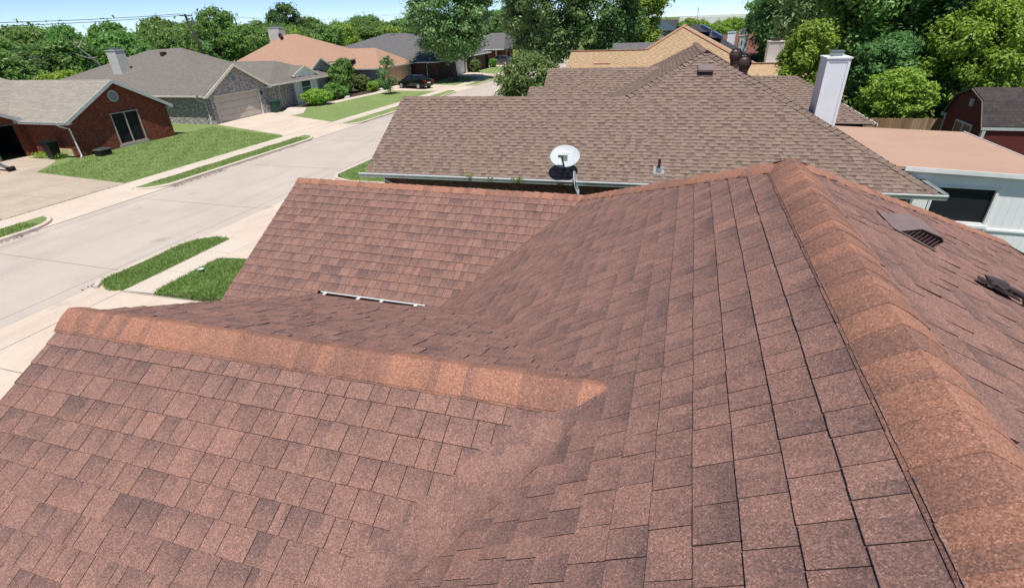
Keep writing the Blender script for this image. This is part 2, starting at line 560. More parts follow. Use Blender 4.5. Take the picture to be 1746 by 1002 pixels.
def tabs(mb, poly, udir, rng, exp=0.143, wmin=0.10, wmax=0.19, thick=0.007, gap=0.004, style='tab', tones=(0.0, 1.0),
         calm=None, lv=0.18):
    """a convex roof polygon covered with overlapping shingle tabs; calm(point)->0..1 softens the edges"""
    P = [Vector(p) for p in poly]
    u = Vector(udir).normalized()
    n = Vector((0, 0, 0))
    for i in range(1, len(P) - 1):
        n += (P[i] - P[0]).cross(P[i + 1] - P[0])
    n.normalize()
    if n.z < 0: n = -n
    u = (u - n * u.dot(n)).normalized()
    v = n.cross(u)
    if v.z < 0: v = -v
    o = P[0]
    Q = [((p - o).dot(u), (p - o).dot(v)) for p in P]
    area = sum(Q[i][0] * Q[(i + 1) % len(Q)][1] - Q[(i + 1) % len(Q)][0] * Q[i][1] for i in range(len(Q)))
    if area < 0: Q.reverse()
    half = []
    for i in range(len(Q)):
        p, q = Q[i], Q[(i + 1) % len(Q)]
        a, b = (q[1] - p[1]), -(q[0] - p[0])
        L = math.hypot(a, b)
        if L < 1e-6: continue
        half.append((a / L, b / L, (a * p[0] + b * p[1]) / L))
    umin, umax = min(q[0] for q in Q), max(q[0] for q in Q)
    vmin, vmax = min(q[1] for q in Q), max(q[1] for q in Q)
    W = lambda x, y, h: o + u * x + v * y + n * h
    # deck under the tabs
    base = [W(x, y, -0.004) for x, y in Q]
    mb.add(base, (0, 0, 1.0))
    mb.add([W(x, y, -0.05) for x, y in reversed(Q)], (0, 0, 1.0))
    for i in range(len(Q)):
        p, q = Q[i], Q[(i + 1) % len(Q)]
        mb.add([W(p[0], p[1], -0.05), W(q[0], q[1], -0.05), W(q[0], q[1], -0.004), W(p[0], p[1], -0.004)], (0, 0, 0.8))
    rows = int(math.ceil((vmax - vmin) / exp))
    for r in range(rows):
        v0 = vmin + r * exp
        x = umin - rng.uniform(0, wmax)
        alt = rng.random() < 0.5
        drift = rng.uniform(-0.002, 0.002)
        while x < umax:
            w = rng.uniform(wmin, wmax)
            if rng.random() < 0.05: w *= 0.5
            sub = [(x, x + w)]
            if style == 'tab' and rng.random() < 0.55:
                m = x + w * rng.uniform(0.35, 0.65)
                sub = [(x, m), (m, x + w)]
            t_tab = rng.random()
            lift = rng.uniform(1 - lv, 1 + lv)
            if style == 'teeth':
                alt = not alt
            for si, (a, b) in enumerate(sub):
                g0 = gap if si == 0 else 0.0
                c0 = W((a + b) / 2, v0 + exp / 2, 0)
                k = calm(c0) if calm else 0.0
                if style == 'tab':
                    tone = tones[0] + (tones[1] - tones[0]) * (0.40 * t_tab + 0.35 * rng.random())
                    bands = rng.choice((0.1, 0.3, 0.55, 0.8)) if si == 0 else rng.choice((0.0, 0.1, 0.4, 0.6))
                    hb = thick * lift
                else:
                    tone = tones[0] + (tones[1] - tones[0]) * (0.30 * rng.random() if alt else 0.15 + 0.5 * rng.random())
                    bands = 0.05 if alt else 1.0
                    hb = thick * (1.25 if alt else 0.55)
                g = g0 * (1 - k)
                hb = hb * (1 - 0.85 * k)
                yy0 = v0 + drift + rng.uniform(-0.0015, 0.0015)
                rect = [(a + g, yy0), (b, yy0), (b, v0 + exp + 0.004), (a + g, v0 + exp + 0.004)]
                for (A, B, Cc) in half:
                    rect = clip(rect, A, B, Cc)
                    if len(rect) < 3: break
                if len(rect) < 3: continue
                hh = lambda y: 0.001 + hb * max(0.0, 1 - (y - v0) / (exp * 1.03))
                if style == 'teeth' and not alt:
                    top = clip(rect, 0, -1, -(v0 + exp * 0.62))
                    low = clip(rect, 0, 1, v0 + exp * 0.62)
                    if len(top) > 2: mb.add([W(px, py, hh(py)) for px, py in top], (tone, 0.5, 0.0))
                    if len(low) > 2: mb.add([W(px, py, hh(py)) for px, py in low], (tone, 0.0, 0.0))
                ct = []
                for (px, py) in rect:
                    fv = (py - v0) / exp
                    ct.append((tone, bands * min(1.0, max(0.0, (fv - 0.15) * 1.5)), 0.0))
                if style == 'tab' or alt: mb.add([W(px, py, hh(py)) for px, py in rect], ct)
                m_ = len(rect)
                for i in range(m_):
                    p, q = rect[i], rect[(i + 1) % m_]
                    bottom = abs(p[1] - yy0) < 1e-6 and abs(q[1] - yy0) < 1e-6
                    left = abs(p[0] - (a + g)) < 1e-6 and abs(q[0] - (a + g)) < 1e-6
                    right = si == len(sub) - 1 and abs(p[0] - b) < 1e-6 and abs(q[0] - b) < 1e-6
                    if bottom or right or (left and g0 > 0):
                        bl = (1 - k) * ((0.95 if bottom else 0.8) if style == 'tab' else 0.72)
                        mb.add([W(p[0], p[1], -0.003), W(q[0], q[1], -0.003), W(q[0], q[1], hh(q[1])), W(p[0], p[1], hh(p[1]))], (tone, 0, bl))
            x += w

def caps(mb, p0, p1, nl, nr, rng, half=0.15, exp=0.143, lift=0.018, thick=0.008, tones=(0.0, 1.0), edge=0.85, wav=0.0, two=True, blend=True):
    """ridge or hip caps from p0 up to p1; nl, nr are the normals of the two slopes"""
    p0, p1 = Vector(p0), Vector(p1)
    d = (p1 - p0).normalized()
    nl, nr = Vector(nl).normalized(), Vector(nr).normalized()
    dl = d.cross(nl); dr = d.cross(nr)
    if dl.z > 0: dl = -dl
    if dr.z > 0: dr = -dr
    if (dl - dr).length < 0.05: dr = -dr
    up = (nl + nr).normalized()
    L = (p1 - p0).length
    N = max(1, int(round(L / exp)))
    e = L / N
    prof = []
    for s_ in range(-6, 7):
        t = s_ / 6.0
        side, nn = (dl, nl) if t < 0 else (dr, nr)
        a = abs(t)
        w = half * a
        rnd = (1 - a) ** 2 * half * 0.03           # rounds the crease over
        nn = up.lerp(nn, min(1.0, a * 1.5)).normalized()
        prof.append(side * w + nn * lift * (1 - 0.72 * a * a) - up * rnd)
    prev = rng.random()
    for i in range(N):
        tone = tones[0] + (tones[1] - tones[0]) * rng.choice((0.0, 0.05, 0.25, 0.7, 0.95))
        tone2 = tones[0] + (tones[1] - tones[0]) * rng.choice((0.0, 0.15, 0.85))
        a0, a1 = i * e, (i + 1) * e + 0.01
        hw = thick * rng.uniform(0.8, 1.6)
        jit = rng.uniform(-wav, wav)
        mid = a0 + e * rng.uniform(0.35, 0.65)
        secs = [(a0, hw + max(0, jit) , tone), (mid, hw * 0.55 + max(0, jit) * 0.6, tone if rng.random() < 0.6 else tone2), (a1, 0.0, tone2 if blend else tone)]
        q = []
        for (a, h, tn) in secs:
            q.append([p0 + d * a + pr + (up * h) for pr in prof])
        for k in range(2):
            ta, tb = (secs[k][2], 0, 0), (secs[k][2] if not blend else 0.5 * (secs[k][2] + secs[k + 1][2]), 0, 0)
            for j in range(12):
                mb.add([q[k][j], q[k][j + 1], q[k + 1][j + 1], q[k + 1][j]], [ta, ta, tb, tb])
        for j in range(12):     # exposed butt end
            a_, b_ = q[0][j], q[0][j + 1]
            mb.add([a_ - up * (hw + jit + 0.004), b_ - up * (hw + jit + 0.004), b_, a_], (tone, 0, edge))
        for j, sd, nn in ((0, dl, nl), (12, dr, nr)):   # long lower edges
            for k in range(2):
                a_, b_ = q[k][j], q[k + 1][j]
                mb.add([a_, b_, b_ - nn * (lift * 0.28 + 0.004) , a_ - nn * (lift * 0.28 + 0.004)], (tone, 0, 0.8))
            if two:             # the second layer showing below the first
                z0, z1 = q[0][j], q[2][j]
                w2 = 0.012 + rng.uniform(0, 0.004)
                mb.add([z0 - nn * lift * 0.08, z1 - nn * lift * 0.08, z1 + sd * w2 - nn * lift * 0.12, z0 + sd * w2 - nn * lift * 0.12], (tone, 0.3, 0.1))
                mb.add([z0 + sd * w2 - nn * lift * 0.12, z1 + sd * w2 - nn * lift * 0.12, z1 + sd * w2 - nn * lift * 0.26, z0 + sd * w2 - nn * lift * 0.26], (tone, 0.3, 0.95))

def pnorm(a, b, c):
    n = (Vector(b) - Vector(a)).cross(Vector(c) - Vector(a)).normalized()
    return n if n.z > 0 else -n

def onplane(pt, n, q):
    """put (x, y) on the plane through q with normal n"""
    x, y = pt
    z = q[2] - (n[0] * (x - q[0]) + n[1] * (y - q[1])) / n[2]
    return Vector((x, y, z))

def seg_dist(p, a, b):
    ax, ay, bx, by = a[0], a[1], b[0], b[1]
    dx, dy = bx - ax, by - ay
    t = max(0, min(1, ((p[0] - ax) * dx + (p[1] - ay) * dy) / (dx * dx + dy * dy)))
    return math.hypot(p[0] - ax - t * dx, p[1] - ay - t * dy)

# ================================================================= ground, street, pavements
G0 = MB()
G0.add([(-1600, -900, -0.03), (1600, -900, -0.03), (1600, 2400, -0.03), (-1600, 2400, -0.03)])
struct("ground", G0, "field_grass")

def slab(name, pts, z, thick, mat, side=None):
    m = MB()
    m.prism([(x, y, z - thick) for x, y in pts], (0, 0, thick))
    return struct(name, m, mat)

ROADL, ROADR = -24.35, -16.75
def arc(cx, cy, r, a0, a1, n=6):
    return [(cx + r * math.cos(math.radians(a0 + (a1 - a0) * i / n)), cy + r * math.sin(math.radians(a0 + (a1 - a0) * i / n))) for i in range(n + 1)]

rd = MB()
rd.add([(ROADL, -30, 0), (ROADR, -30, 0), (ROADR, 135, 0), (ROADL, 135, 0)])
struct("road", rd, "road_concrete")
jt = MB()   # saw cuts and expansion joints in the street
for y in (-2.0, 4.6, 10.4, 16.8, 23.4, 30.2, 37.0, 44.0, 51, 58, 65, 72):
    jt.box((ROADL, y - 0.012, 0.001), (ROADR, y + 0.012, 0.003))
for x in (ROADL + 0.62, ROADR - 0.62):
    jt.box((x - 0.008, -30, 0.0012), (x + 0.008, 120, 0.0032))
struct("road_joint", jt, "joint_dark")

def kerb(name, path, w=0.15, h=0.13, mat="walk_concrete"):
    """a rounded kerb following a line on the ground"""
    m = MB()
    pr = [(0, -0.02), (0, h * 0.8), (w * 0.25, h), (w, h), (w, -0.02)]
    P = [Vector((x, y, 0)) for x, y in path]
    rings = []
    for i, p in enumerate(P):
        d = (P[min(i + 1, len(P) - 1)] - P[max(i - 1, 0)]).normalized()
        nrm = Vector((-d.y, d.x, 0))
        rings.append([p + nrm * a + Vector((0, 0, b)) for a, b in pr])
    for i in range(len(P) - 1):
        for j in range(4):
            m.add([rings[i][j], rings[i + 1][j], rings[i + 1][j + 1], rings[i][j + 1]])
    m.add(rings[0]); m.add(list(reversed(rings[-1])))
    return struct(name, m, mat)

LZ = 0.11
def lawn(name, pts, mat="lawn_grass", z=LZ):
    m = MB()
    m.prism([(x, y, -0.02) for x, y in pts], (0, 0, z + 0.02))
    return struct(name, m, mat)

# left side of the street: aprons at y 12.9-18.4, 30.4-36.3, 56-62.5, 78-84
aprL = [(12.9, 18.5), (30.4, 36.2), (56.0, 61.5), (70.5, 75.5), (88, 93)]
SWL0, SWL1 = -26.95, -25.75
for a, b in aprL:
    m = MB()
    m.add([(ROADL, a - 0.9, 0.006), (ROADL, b + 0.9, 0.006), (SWL1, b, 0.10), (SWL1, a, 0.10)][::-1])
    m.add([(SWL1, a, 0.10), (SWL1, b, 0.10), (SWL0, b, 0.118), (SWL0, a, 0.118)][::-1])
    struct("driveway_apron", m, "drive_concrete")
edges = [-30] + [v for ab in aprL for v in ab] + [120]
for i in range(0, len(edges), 2):
    a, b = edges[i], edges[i + 1]
    pts = [(SWL1, a)] + [(ROADL - 0.15 - 1.25 * (1 - math.sin(math.radians(t))), a + 0.1 - 0.9 + 1.5 * (1 - math.cos(math.radians(t)))) for t in range(0, 91, 15)]
    pts += [(ROADL - 0.15 - 1.25 * (1 - math.sin(math.radians(t))), b - 0.1 + 0.9 - 1.5 * (1 - math.cos(math.radians(t)))) for t in range(90, -1, -15)] + [(SWL1, b)]
    if i == 0: pts[1:8] = [(ROADL - 0.15, a)]
    lawn("verge", pts)
    kp = pts[1:-1]
    kerb("kerb", [(x + 0.15, y) for x, y in kp][::-1][::-1])
    sw = MB()
    sw.prism([(SWL0, a, -0.02), (SWL1, a, -0.02), (SWL1, b, -0.02), (SWL0, b, -0.02)], (0, 0, 0.135))
    struct("sidewalk", sw, "walk_concrete")
# red house drive, lawn, walk
drv = MB()
drv.prism([(SWL0, 12.9, -0.02), (SWL0, 18.35, -0.02), (-34.8, 19.1, -0.02), (-36.5, 21.3, -0.02), (-38.3, 22.4, -0.02), (-40.6, 22.4, -0.02), (-41.0, 12.9, -0.02)], (0, 0, 0.137))
struct("driveway", drv, "old_concrete")
jd = MB()
jd.box((-34, 15.6, 0.118), (SWL0, 15.62, 0.1195)); jd.box((-30.6, 12.9, 0.118), (-30.58, 18.6, 0.1195))
jd.box((SWL0 - 0.03, 12.9, 0.119), (SWL0 + 0.03, 18.4, 0.1225)); jd.box((ROADL - 0.02, 12.2, 0.006), (ROADL + 0.02, 19.2, 0.012))
jd.box((-31.4, 30.6, 0.118), (-31.38, 38.4, 0.1195)); jd.box((SWL0 - 0.02, 30.4, 0.119), (SWL0 + 0.02, 36.2, 0.1225))
jd.box((ROADL - 0.02, 29.6, 0.006), (ROADL + 0.02, 37, 0.012))
struct("driveway_joint", jd, "joint_dark")
lawn("lawn", [(SWL0, 18.35), (SWL0, 30.4), (-27.6, 30.9), (-36.4, 33.95), (-45, 33.95), (-45, 30.5), (-38, 29.9), (-36.1, 29.9), (-36.1, 22.4), (-38.3, 22.4), (-36.5, 21.3), (-34.8, 19.1)])
lawn("lawn", [(SWL0, -30), (SWL0, 12.9), (-41, 12.9), (-60, 12.9), (-60, -30)])
drv = MB()
drv.prism([(SWL0, 30.4, -0.02), (SWL0, 36.2, -0.02), (-32.9, 38.7, -0.02), (-33.6, 39.75, -0.02), (-36.6, 39.75, -0.02), (-36.6, 33.95, -0.02), (-27.6, 30.9, -0.02)], (0, 0, 0.137))
struct("driveway", drv, "drive_concrete")
lawn("lawn", [(SWL0, 36.2), (SWL0, 56.0), (-33, 56.3), (-33.9, 54.6), (-34.4, 49.0), (-34.6, 44.6), (-34.9, 43.2), (-32.9, 40.1), (-33.0, 38.75)])
wk = MB()
wk.prism([(-33.6, 39.75, -0.02), (-32.95, 38.7, -0.02), (-32.75, 40.1, -0.02), (-34.8, 43.25, -0.02), (-36.9, 43.2, -0.02), (-35.3, 40.6, -0.02), (-36.6, 39.8, -0.02)], (0, 0, 0.137))
wk.prism([(-33.75, 44.6, -0.02), (-33.5, 49.0, -0.02), (-33.0, 54.2, -0.02), (-33, 56.3, -0.02), (-34.4, 56.3, -0.02), (-34.1, 54.6, -0.02), (-34.6, 49.0, -0.02), (-34.8, 44.6, -0.02)], (0, 0, 0.139))
wk.prism([(-34.4, 44.5, -0.02), (-33.7, 44.5, -0.02), (-33.6, 45.8, -0.02), (-37.5, 49.4, -0.02), (-38, 48.4, -0.02), (-35.4, 46.4, -0.02)], (0, 0, 0.1375))
struct("front_walk", wk, "walk_concrete")
bedm = MB()
bedm.prism([(-34.95, 43.3, -0.02), (-34.6, 49.0, -0.02), (-34.4, 56.3, -0.02), (-39, 56.3, -0.02), (-39, 43.3, -0.02)], (0, 0, 0.12))
struct("flower_bed", bedm, "mulch")
drv = MB()
drv.prism([(SWL0, 56.0, -0.02), (SWL0, 61.5, -0.02), (-30, 62.2, -0.02), (-35.1, 65.2, -0.02), (-35.1, 56.3, -0.02)], (0, 0, 0.137))
drv.prism([(SWL0, 70.5, -0.02), (SWL0, 75.5, -0.02), (-32, 79.5, -0.02), (-32, 73.5, -0.02)], (0, 0, 0.137))
drv.prism([(SWL0, 88, -0.02), (SWL0, 93, -0.02), (-36, 95, -0.02), (-36, 89.5, -0.02)], (0, 0, 0.137))
struct("driveway", drv, "drive_concrete")
lawn("lawn", [(SWL0, 61.5), (SWL0, 70.5), (-32, 73.4), (-34, 73.4), (-34, 65), (-30, 62.2)])
lawn("lawn", [(SWL0, 75.5), (SWL0, 88), (-31.4, 89), (-31.4, 79.4)])
lawn("lawn", [(SWL0, 93), (SWL0, 120), (-30.6, 120), (-30.6, 94)])
# right side: our verge, pavement, neighbour drive
SWR0, SWR1 = -15.35, -14.25
apr = MB()
apr.add([(ROADR, -3.0, 0.006), (SWR0, -2.0, 0.10), (SWR0, 9.15, 0.10), (ROADR, 9.75, 0.006)][::-1])
apr.add([(SWR0, -2, 0.10), (-8.0, -2, 0.13), (-8.0, 9.3, 0.13), (SWR0, 9.15, 0.10)][::-1])
apr.add([(ROADR, 12.4, 0.006), (SWR0, 13.2, 0.10), (SWR0, 21.2, 0.10), (ROADR, 22.0, 0.006)][::-1])
apr.add([(SWR0, 13.2, 0.10), (-14.25, 11.85, 0.112), (-10.2, 12.4, 0.13), (-10.2, 21.2, 0.13), (SWR0, 21.2, 0.10)][::-1])
struct("driveway_apron", apr, "drive_concrete")
vr = [(-16.6, 9.5), (-15.9, 9.12), (SWR0, 9.2), (SWR0, 13.25), (-15.9, 13.3), (-16.45, 12.95), (-16.62, 12.2), (-16.62, 10.4)]
lawn("verge", vr)
kerb("kerb", [(-15.4, 13.42), (-15.95, 13.4), (-16.5, 13.15), (-16.75, 12.4), (-16.75, 10.3), (-16.72, 9.55), (-16.45, 9.2)][::-1], w=0.13, h=0.115)
sw = MB()
sw.prism([(SWR0, 9.15, -0.02), (SWR1, 9.25, -0.02), (SWR1, 13.2, -0.02), (SWR0, 13.25, -0.02)], (0, 0, 0.137))
struct("sidewalk", sw, "walk_concrete")
lawn("lawn", [(SWR1, 9.3), (-7.5, 9.9), (-7.5, 11.9), (-13.5, 11.85), (SWR1, 11.75)])
lawn("lawn", [(-16.6, 22.0), (-16.6, 60), (-10, 60), (-10, 21.2), (-15.4, 21.2)])
kerb("kerb", [(ROADR - 0.02, 60), (ROADR - 0.02, 22.2), (-16.4, 21.6), (-15.4, 21.1)][::-1], w=0.13, h=0.115)
jr = MB()
jr.box((-15.36, 9.2, 0.117), (-15.33, 13.2, 0.119))
for y in (10.6, 12.2): jr.box((SWR0, y, 0.117), (SWR1, y + 0.012, 0.1185))
jr.obox((-15.3, 9.1, 0.1), (7, 0.15, 0.03), (0, 0.02, 0), (0, 0, 0.008))
jr.obox((-15.35, 5.4, 0.1), (7, 0.1, 0.03), (0, 0.02, 0), (0, 0, 0.008))
jr.obox((-15.35, -2, 0.1), (0.02, 0, 0), (0, 11.1, 0), (0, 0, 0.006))
struct("sidewalk_joint", jr, "joint_dark")

# tufts of long grass on the two near plots and along the lawns
def inside(p, poly):
    c = False
    for i in range(len(poly)):
        a, b = poly[i], poly[i - 1]
        if (a[1] > p[1]) != (b[1] > p[1]) and p[0] < (b[0] - a[0]) * (p[1] - a[1]) / (b[1] - a[1]) + a[0]:
            c = not c
    return c

def blades(mb, poly, n, hmin, hmax, w, rng, z=LZ, over=0.0):
    xs = [p[0] for p in poly]; ys = [p[1] for p in poly]
    k = 0
    while k < n:
        x, y = rng.uniform(min(xs) - over, max(xs) + over), rng.uniform(min(ys) - over, max(ys) + over)
        if not inside((x, y), poly) and not (over and inside((x + rng.uniform(-over, over), y + rng.uniform(-over, over)), poly)):
            k += 0.05
            continue
        k += 1
        a = rng.uniform(0, 6.283)
        h = rng.uniform(hmin, hmax) * (0.6 + 0.7 * (0.5 + 0.5 * math.sin(x * 3.1) * math.cos(y * 2.3)))
        dx, dy = math.cos(a) * w, math.sin(a) * w
        l = rng.uniform(0.2, 1.5) * h
        b = rng.uniform(0, 6.283)
        ex, ey = math.cos(b) * l, math.sin(b) * l
        t = rng.random()
        mb.add([(x - dx, y - dy, z - 0.01), (x + dx, y + dy, z - 0.01), (x + dx * .6 + ex * .5, y + dy * .6 + ey * .5, z + h * .6), (x + ex, y + ey, z + h)], (t, 0, 0))

rng = random.Random(5)
gm = MB()
blades(gm, vr, 20000, 0.035, 0.09, 0.013, rng, over=0.10)
blades(gm, [(SWR1 + 0.02, 9.35), (-10.5, 9.65), (-10.5, 11.8), (-13.5, 11.8), (SWR1 + 0.02, 11.7)], 26000, 0.05, 0.12, 0.015, rng, over=0.10)
blades(gm, [(-16.55, 22.0), (-16.55, 25), (-11, 25), (-11, 21.3), (-15.4, 21.3)], 8000, 0.05, 0.11, 0.015, rng)
gm.build("grass", "blade_green", kind="stuff", uv=False, label="long lush grass on the plots by the near kerb", cat="grass")
gm = MB()
blades(gm, [(SWL1 + 0.03, 18.6), (ROADL - 0.3, 18.9), (ROADL - 0.2, 30.2), (SWL1 + 0.03, 30.2)], 7000, 0.03, 0.07, 0.016, rng)
blades(gm, [(SWL0, 18.45), (SWL0, 30.4), (-36.1, 33), (-36.1, 22.4), (-34.8, 19.2)], 30000, 0.03, 0.065, 0.018, rng)
blades(gm, [(SWL1 + 0.03, 9), (ROADL - 0.2, 9), (ROADL - 0.3, 12.8), (SWL1 + 0.03, 12.8)], 3000, 0.03, 0.08, 0.016, rng)
gm.build("grass", "blade_green", kind="stuff", uv=False, label="short mown grass in front of the red brick house", cat="grass")

# dry leaves and grit swept against the kerbs
gm = MB(); lr = random.Random(9)
for (x0, x1, y0, y1, n) in ((-24.3, -23.9, 18.6, 22.0, 500), (-24.3, -24.1, 22, 30, 300), (-24.3, -24.1, 5, 12.5, 250), (-24.35, -24.1, 36.5, 56, 500), (-16.95, -16.8, 9, 13, 160), (-27.0, -26.9, 13, 18, 160)):
    for i in range(n):
        x, y = x0 + (x1 - x0) * lr.random() ** 1.6, lr.uniform(y0, y1); a = lr.uniform(0, 6.28); s = lr.uniform(.012, .04)
        c, d = math.cos(a) * s, math.sin(a) * s; z = (0.122 if x < -25 else 0.008) + lr.uniform(0, .012)
        gm.add([(x - c, y - d, z), (x + d * .5, y - c * .5, z), (x + c, y + d, z + .006), (x - d * .5, y + c * .5, z + .004)])
gm.build("leaf_litter", "mulch", kind="stuff", uv=False, label="brown leaves and grit lying along the kerbs", cat="litter")

# ================================================================= our own roof
Zc = H
def R(x, y, z): return Vector((x, y, z + Zc))
rng = random.Random(11)
pA, aA = 0.645, -1.466
xr, yr, zr = 0.787, 4.082, -0.958
Pk = R(xr, yr, zr)
J = R(-1.144, 6.906, -2.204)
R1 = R(-6.022, 6.906, -2.204)
R2 = R(-3.903, 1.966, -1.685)
K = R(-0.237, 2.0, -1.6187)
Dc = R(-3.903, 4.389, -2.811)
Cb = R(-3.903, 1.378, -2.0076)
nA = Vector((-pA, 0, 1)).normalized()
nD = pnorm(R2, K, Dc)
nC = pnorm(R2, K, Cb)
nW = Vector((0, -0.555, 1)).normalized()
E0 = 0.5
nE = Vector((E0, 0, 1)).normalized()
Hc = R(3.54, 6.62, -2.335)
house = thing("red_shingle_house", (0, 4, 0), "house under the camera with a reddish brown shingle roof and orange ridge caps", "house")
zA = lambda x: aA + pA * x
roofA = MB()
calmA = lambda p: max(0.0, 1 - seg_dist(p, K, K + Vector((-0.87 * 1.4, -1.4, 0)) * 1.6) / 0.20)
tabs(roofA, [R(xr, -1.6, zr), Pk, J, R(-2.95, 6.906, zA(-2.95)), R(-2.95, -1.6, zA(-2.95))], (0, 1, 0), rng, calm=calmA, gap=0.0035, thick=0.008)
# left edge direction of the valley on the C side
tabs(roofA, [R2, R(*(K - R(0, 0, 0))) + (K - R2).normalized() * 0.9, onplane((0.75, -1.6), nC, K), onplane((-3.903, -1.6), nC, K)], (K - R2), rng,
     calm=calmA, thick=0.0075)
kd = (K - R2).normalized()
DEXY = [(-3.70, 4.237), (-2.574, 4.188), (-2.374, 4.169)]
vD = onplane((-2.10, 4.50), nD, K)
DE = [onplane(p, nD, K) for p in DEXY]
oD = lambda x, y: onplane((x, y), nD, K)
tabs(roofA, [R2, K + kd * 0.5, oD(-1.9, 4.17), oD(-3.903, 4.24)], kd, rng, thick=0.0085, lv=0.6)
tabs(roofA, [oD(-3.903, 4.24), oD(-3.70, 4.24), oD(-3.903, 4.389)], kd, rng, thick=0.007)
tabs(roofA, [oD(-2.55, 4.17), oD(-1.9, 4.17), oD(-2.1, 4.5), oD(-2.42, 4.42)], kd, rng, thick=0.007)
zW = lambda y: -2.204 - 0.555 * (6.906 - y)
tabs(roofA, [R1, R(-0.6, 6.906, -2.204), R(-2.1, 5.09, zW(5.09)), R(-4.55, 5.09, zW(5.09)), R(-6.022, 5.09, zW(5.09))], (1, 0, 0), rng, thick=0.0075)
tabs(roofA, [R(-6.022, 5.09 , zW(5.09)), R(-4.55, 5.09, zW(5.09)), R(-4.55, 4.74, zW(4.74)), R(-6.022, 4.74, zW(4.74))], (1, 0, 0), rng, exp=0.117)
tabs(roofA, [R(-2.88, 5.09, zW(5.09)), R(-2.1, 5.09, zW(5.09)), R(-2.1, 4.2, zW(4.2)), R(-2.88, 4.2, zW(4.2))], (1, 0, 0), rng)
# far faces
nF = pnorm(Pk, J, Hc)
tabs(roofA, [Pk, J, onplane((-3.5, 9.6), nF, Pk), onplane((6.2, 9.6), nF, Pk), Hc], (1, 0, 0), rng)
tabs(roofA, [R1, R(-0.5, 6.906, -2.204), R(-0.5, 9.3, -2.204 - 0.555 * 2.4), R(-6.022, 9.3, -2.204 - 0.555 * 2.4)], (1, 0, 0), rng)
# right hand slope
Ez = lambda x: zr - E0 * (x - xr)
tabs(roofA, [R(xr, -1.6, zr), R(7.6, -1.6, Ez(7.6)), R(7.6, 6.42, Ez(7.6)), R(3.58, 6.42, Ez(3.58)), Hc, Pk], (0, 1, 0), rng, thick=0.0075, wmin=0.12, wmax=0.24, lv=0.6)
roof = roofA.build("roof", "red_shingle", house)
# shingles woven across the valley between the near wing and the main slope: a soft hollow
vd = nC.cross(nA).normalized()
if vd.y > 0: vd = -vd
ca = nA.cross(vd).normalized(); cc = nC.cross(vd).normalized()
if ca.dot(nC) < 0: ca = -ca
if cc.dot(nA) < 0: cc = -cc
m = MB()
NS, NTt = 150, 40
vv, ff, tt = [], [], []
for i in range(NS + 1):
    s_ = -0.02 + i * 0.0165
    wd = min(0.17, 0.03 + s_ * 0.30) * (1 + 0.06 * math.sin(i * 0.33))
    b_ = K + vd * s_
    pa, pc = b_ + ca * wd + nA * 0.0065, b_ + cc * wd * 0.9 + nC * 0.0065
    md = b_ + (nA + nC).normalized() * 0.012
    for j in range(NTt + 1):
        t = j / NTt
        p = pc * (1 - t) ** 2 + md * 2 * t * (1 - t) + pa * t * t
        vv.append(p + (nA + nC).normalized() * rng.uniform(-.0002, .0004))
cell = {}
for i in range(NS):
    for j in range(NTt):
        pp = vv[i * (NTt + 1) + j]; rw = int(math.floor(pp.x / 0.123)); ci = (int(math.floor((pp.y + 0.061 * ((rw * 7) % 5)) / 0.13)), rw)
        if ci not in cell: cell[ci] = (rng.uniform(0.0, 0.6), rng.choice((0, .1, .25, .4)))
        ff.append((i * (NTt + 1) + j, (i + 1) * (NTt + 1) + j, (i + 1) * (NTt + 1) + j + 1, i * (NTt + 1) + j + 1)); tt.append((cell[ci][0], cell[ci][1], 0.0))
m.v = [tuple(p) for p in vv]; m.f = ff; m.t = tt; m.mi = [0] * len(ff)
m.build("valley_weave", "red_shingle", roof, smooth=True)
cp = MB()
caps(cp, R(xr, -1.2, zr), R(xr, yr + 0.05, zr), nA, nE, rng, half=0.155, exp=0.15, lift=0.026, thick=0.002, edge=0.05, wav=0.002)
cp.build("ridge_cap", "red_cap", roof, label="wide orange and brown cap strip on the main ridge beside the camera")
cp = MB()
caps(cp, J - Vector((0, 0, 0.0)), Pk, nF, nA, rng, half=0.13, exp=0.14, lift=0.016, edge=0.5, tones=(0, 0.7))
caps(cp, Hc, Pk, nE, nF, rng, half=0.12, exp=0.14, lift=0.018, edge=0.55, tones=(0, 0.7))
cp.build("ridge_cap", "red_cap", roof, smooth=False)
cp = MB()
caps(cp, R1, J + Vector((0.1, 0, 0)), nW, Vector((0, 0.555, 1)), rng, half=0.115, exp=0.146, lift=0.012, edge=0.8, tones=(0, 1.0), two=False, blend=False)
cp.build("ridge_cap", "red_cap", roof, label="straight cap row on the far wing ridge")
cp = MB()
caps(cp, R2 - kd * 0.02, K + kd * 0.06, nC, nD, rng, half=0.15, exp=0.152, lift=0.032, thick=0.003, edge=0.15, wav=0.002)
cp.build("ridge_cap", "red_cap", roof, label="orange cap strip on the near wing ridge ending in a point")
# nails / paint fleck on the first cap
fl = MB()
q = R2 + kd * 0.10 + Vector((0, -0.05, 0.002))
fl.obox(q, (0.03, 0.022, 0), (-0.006, 0.009, 0), (0, 0, 0.004))
fl.build("nail_flashing", "dish_letter", roof)
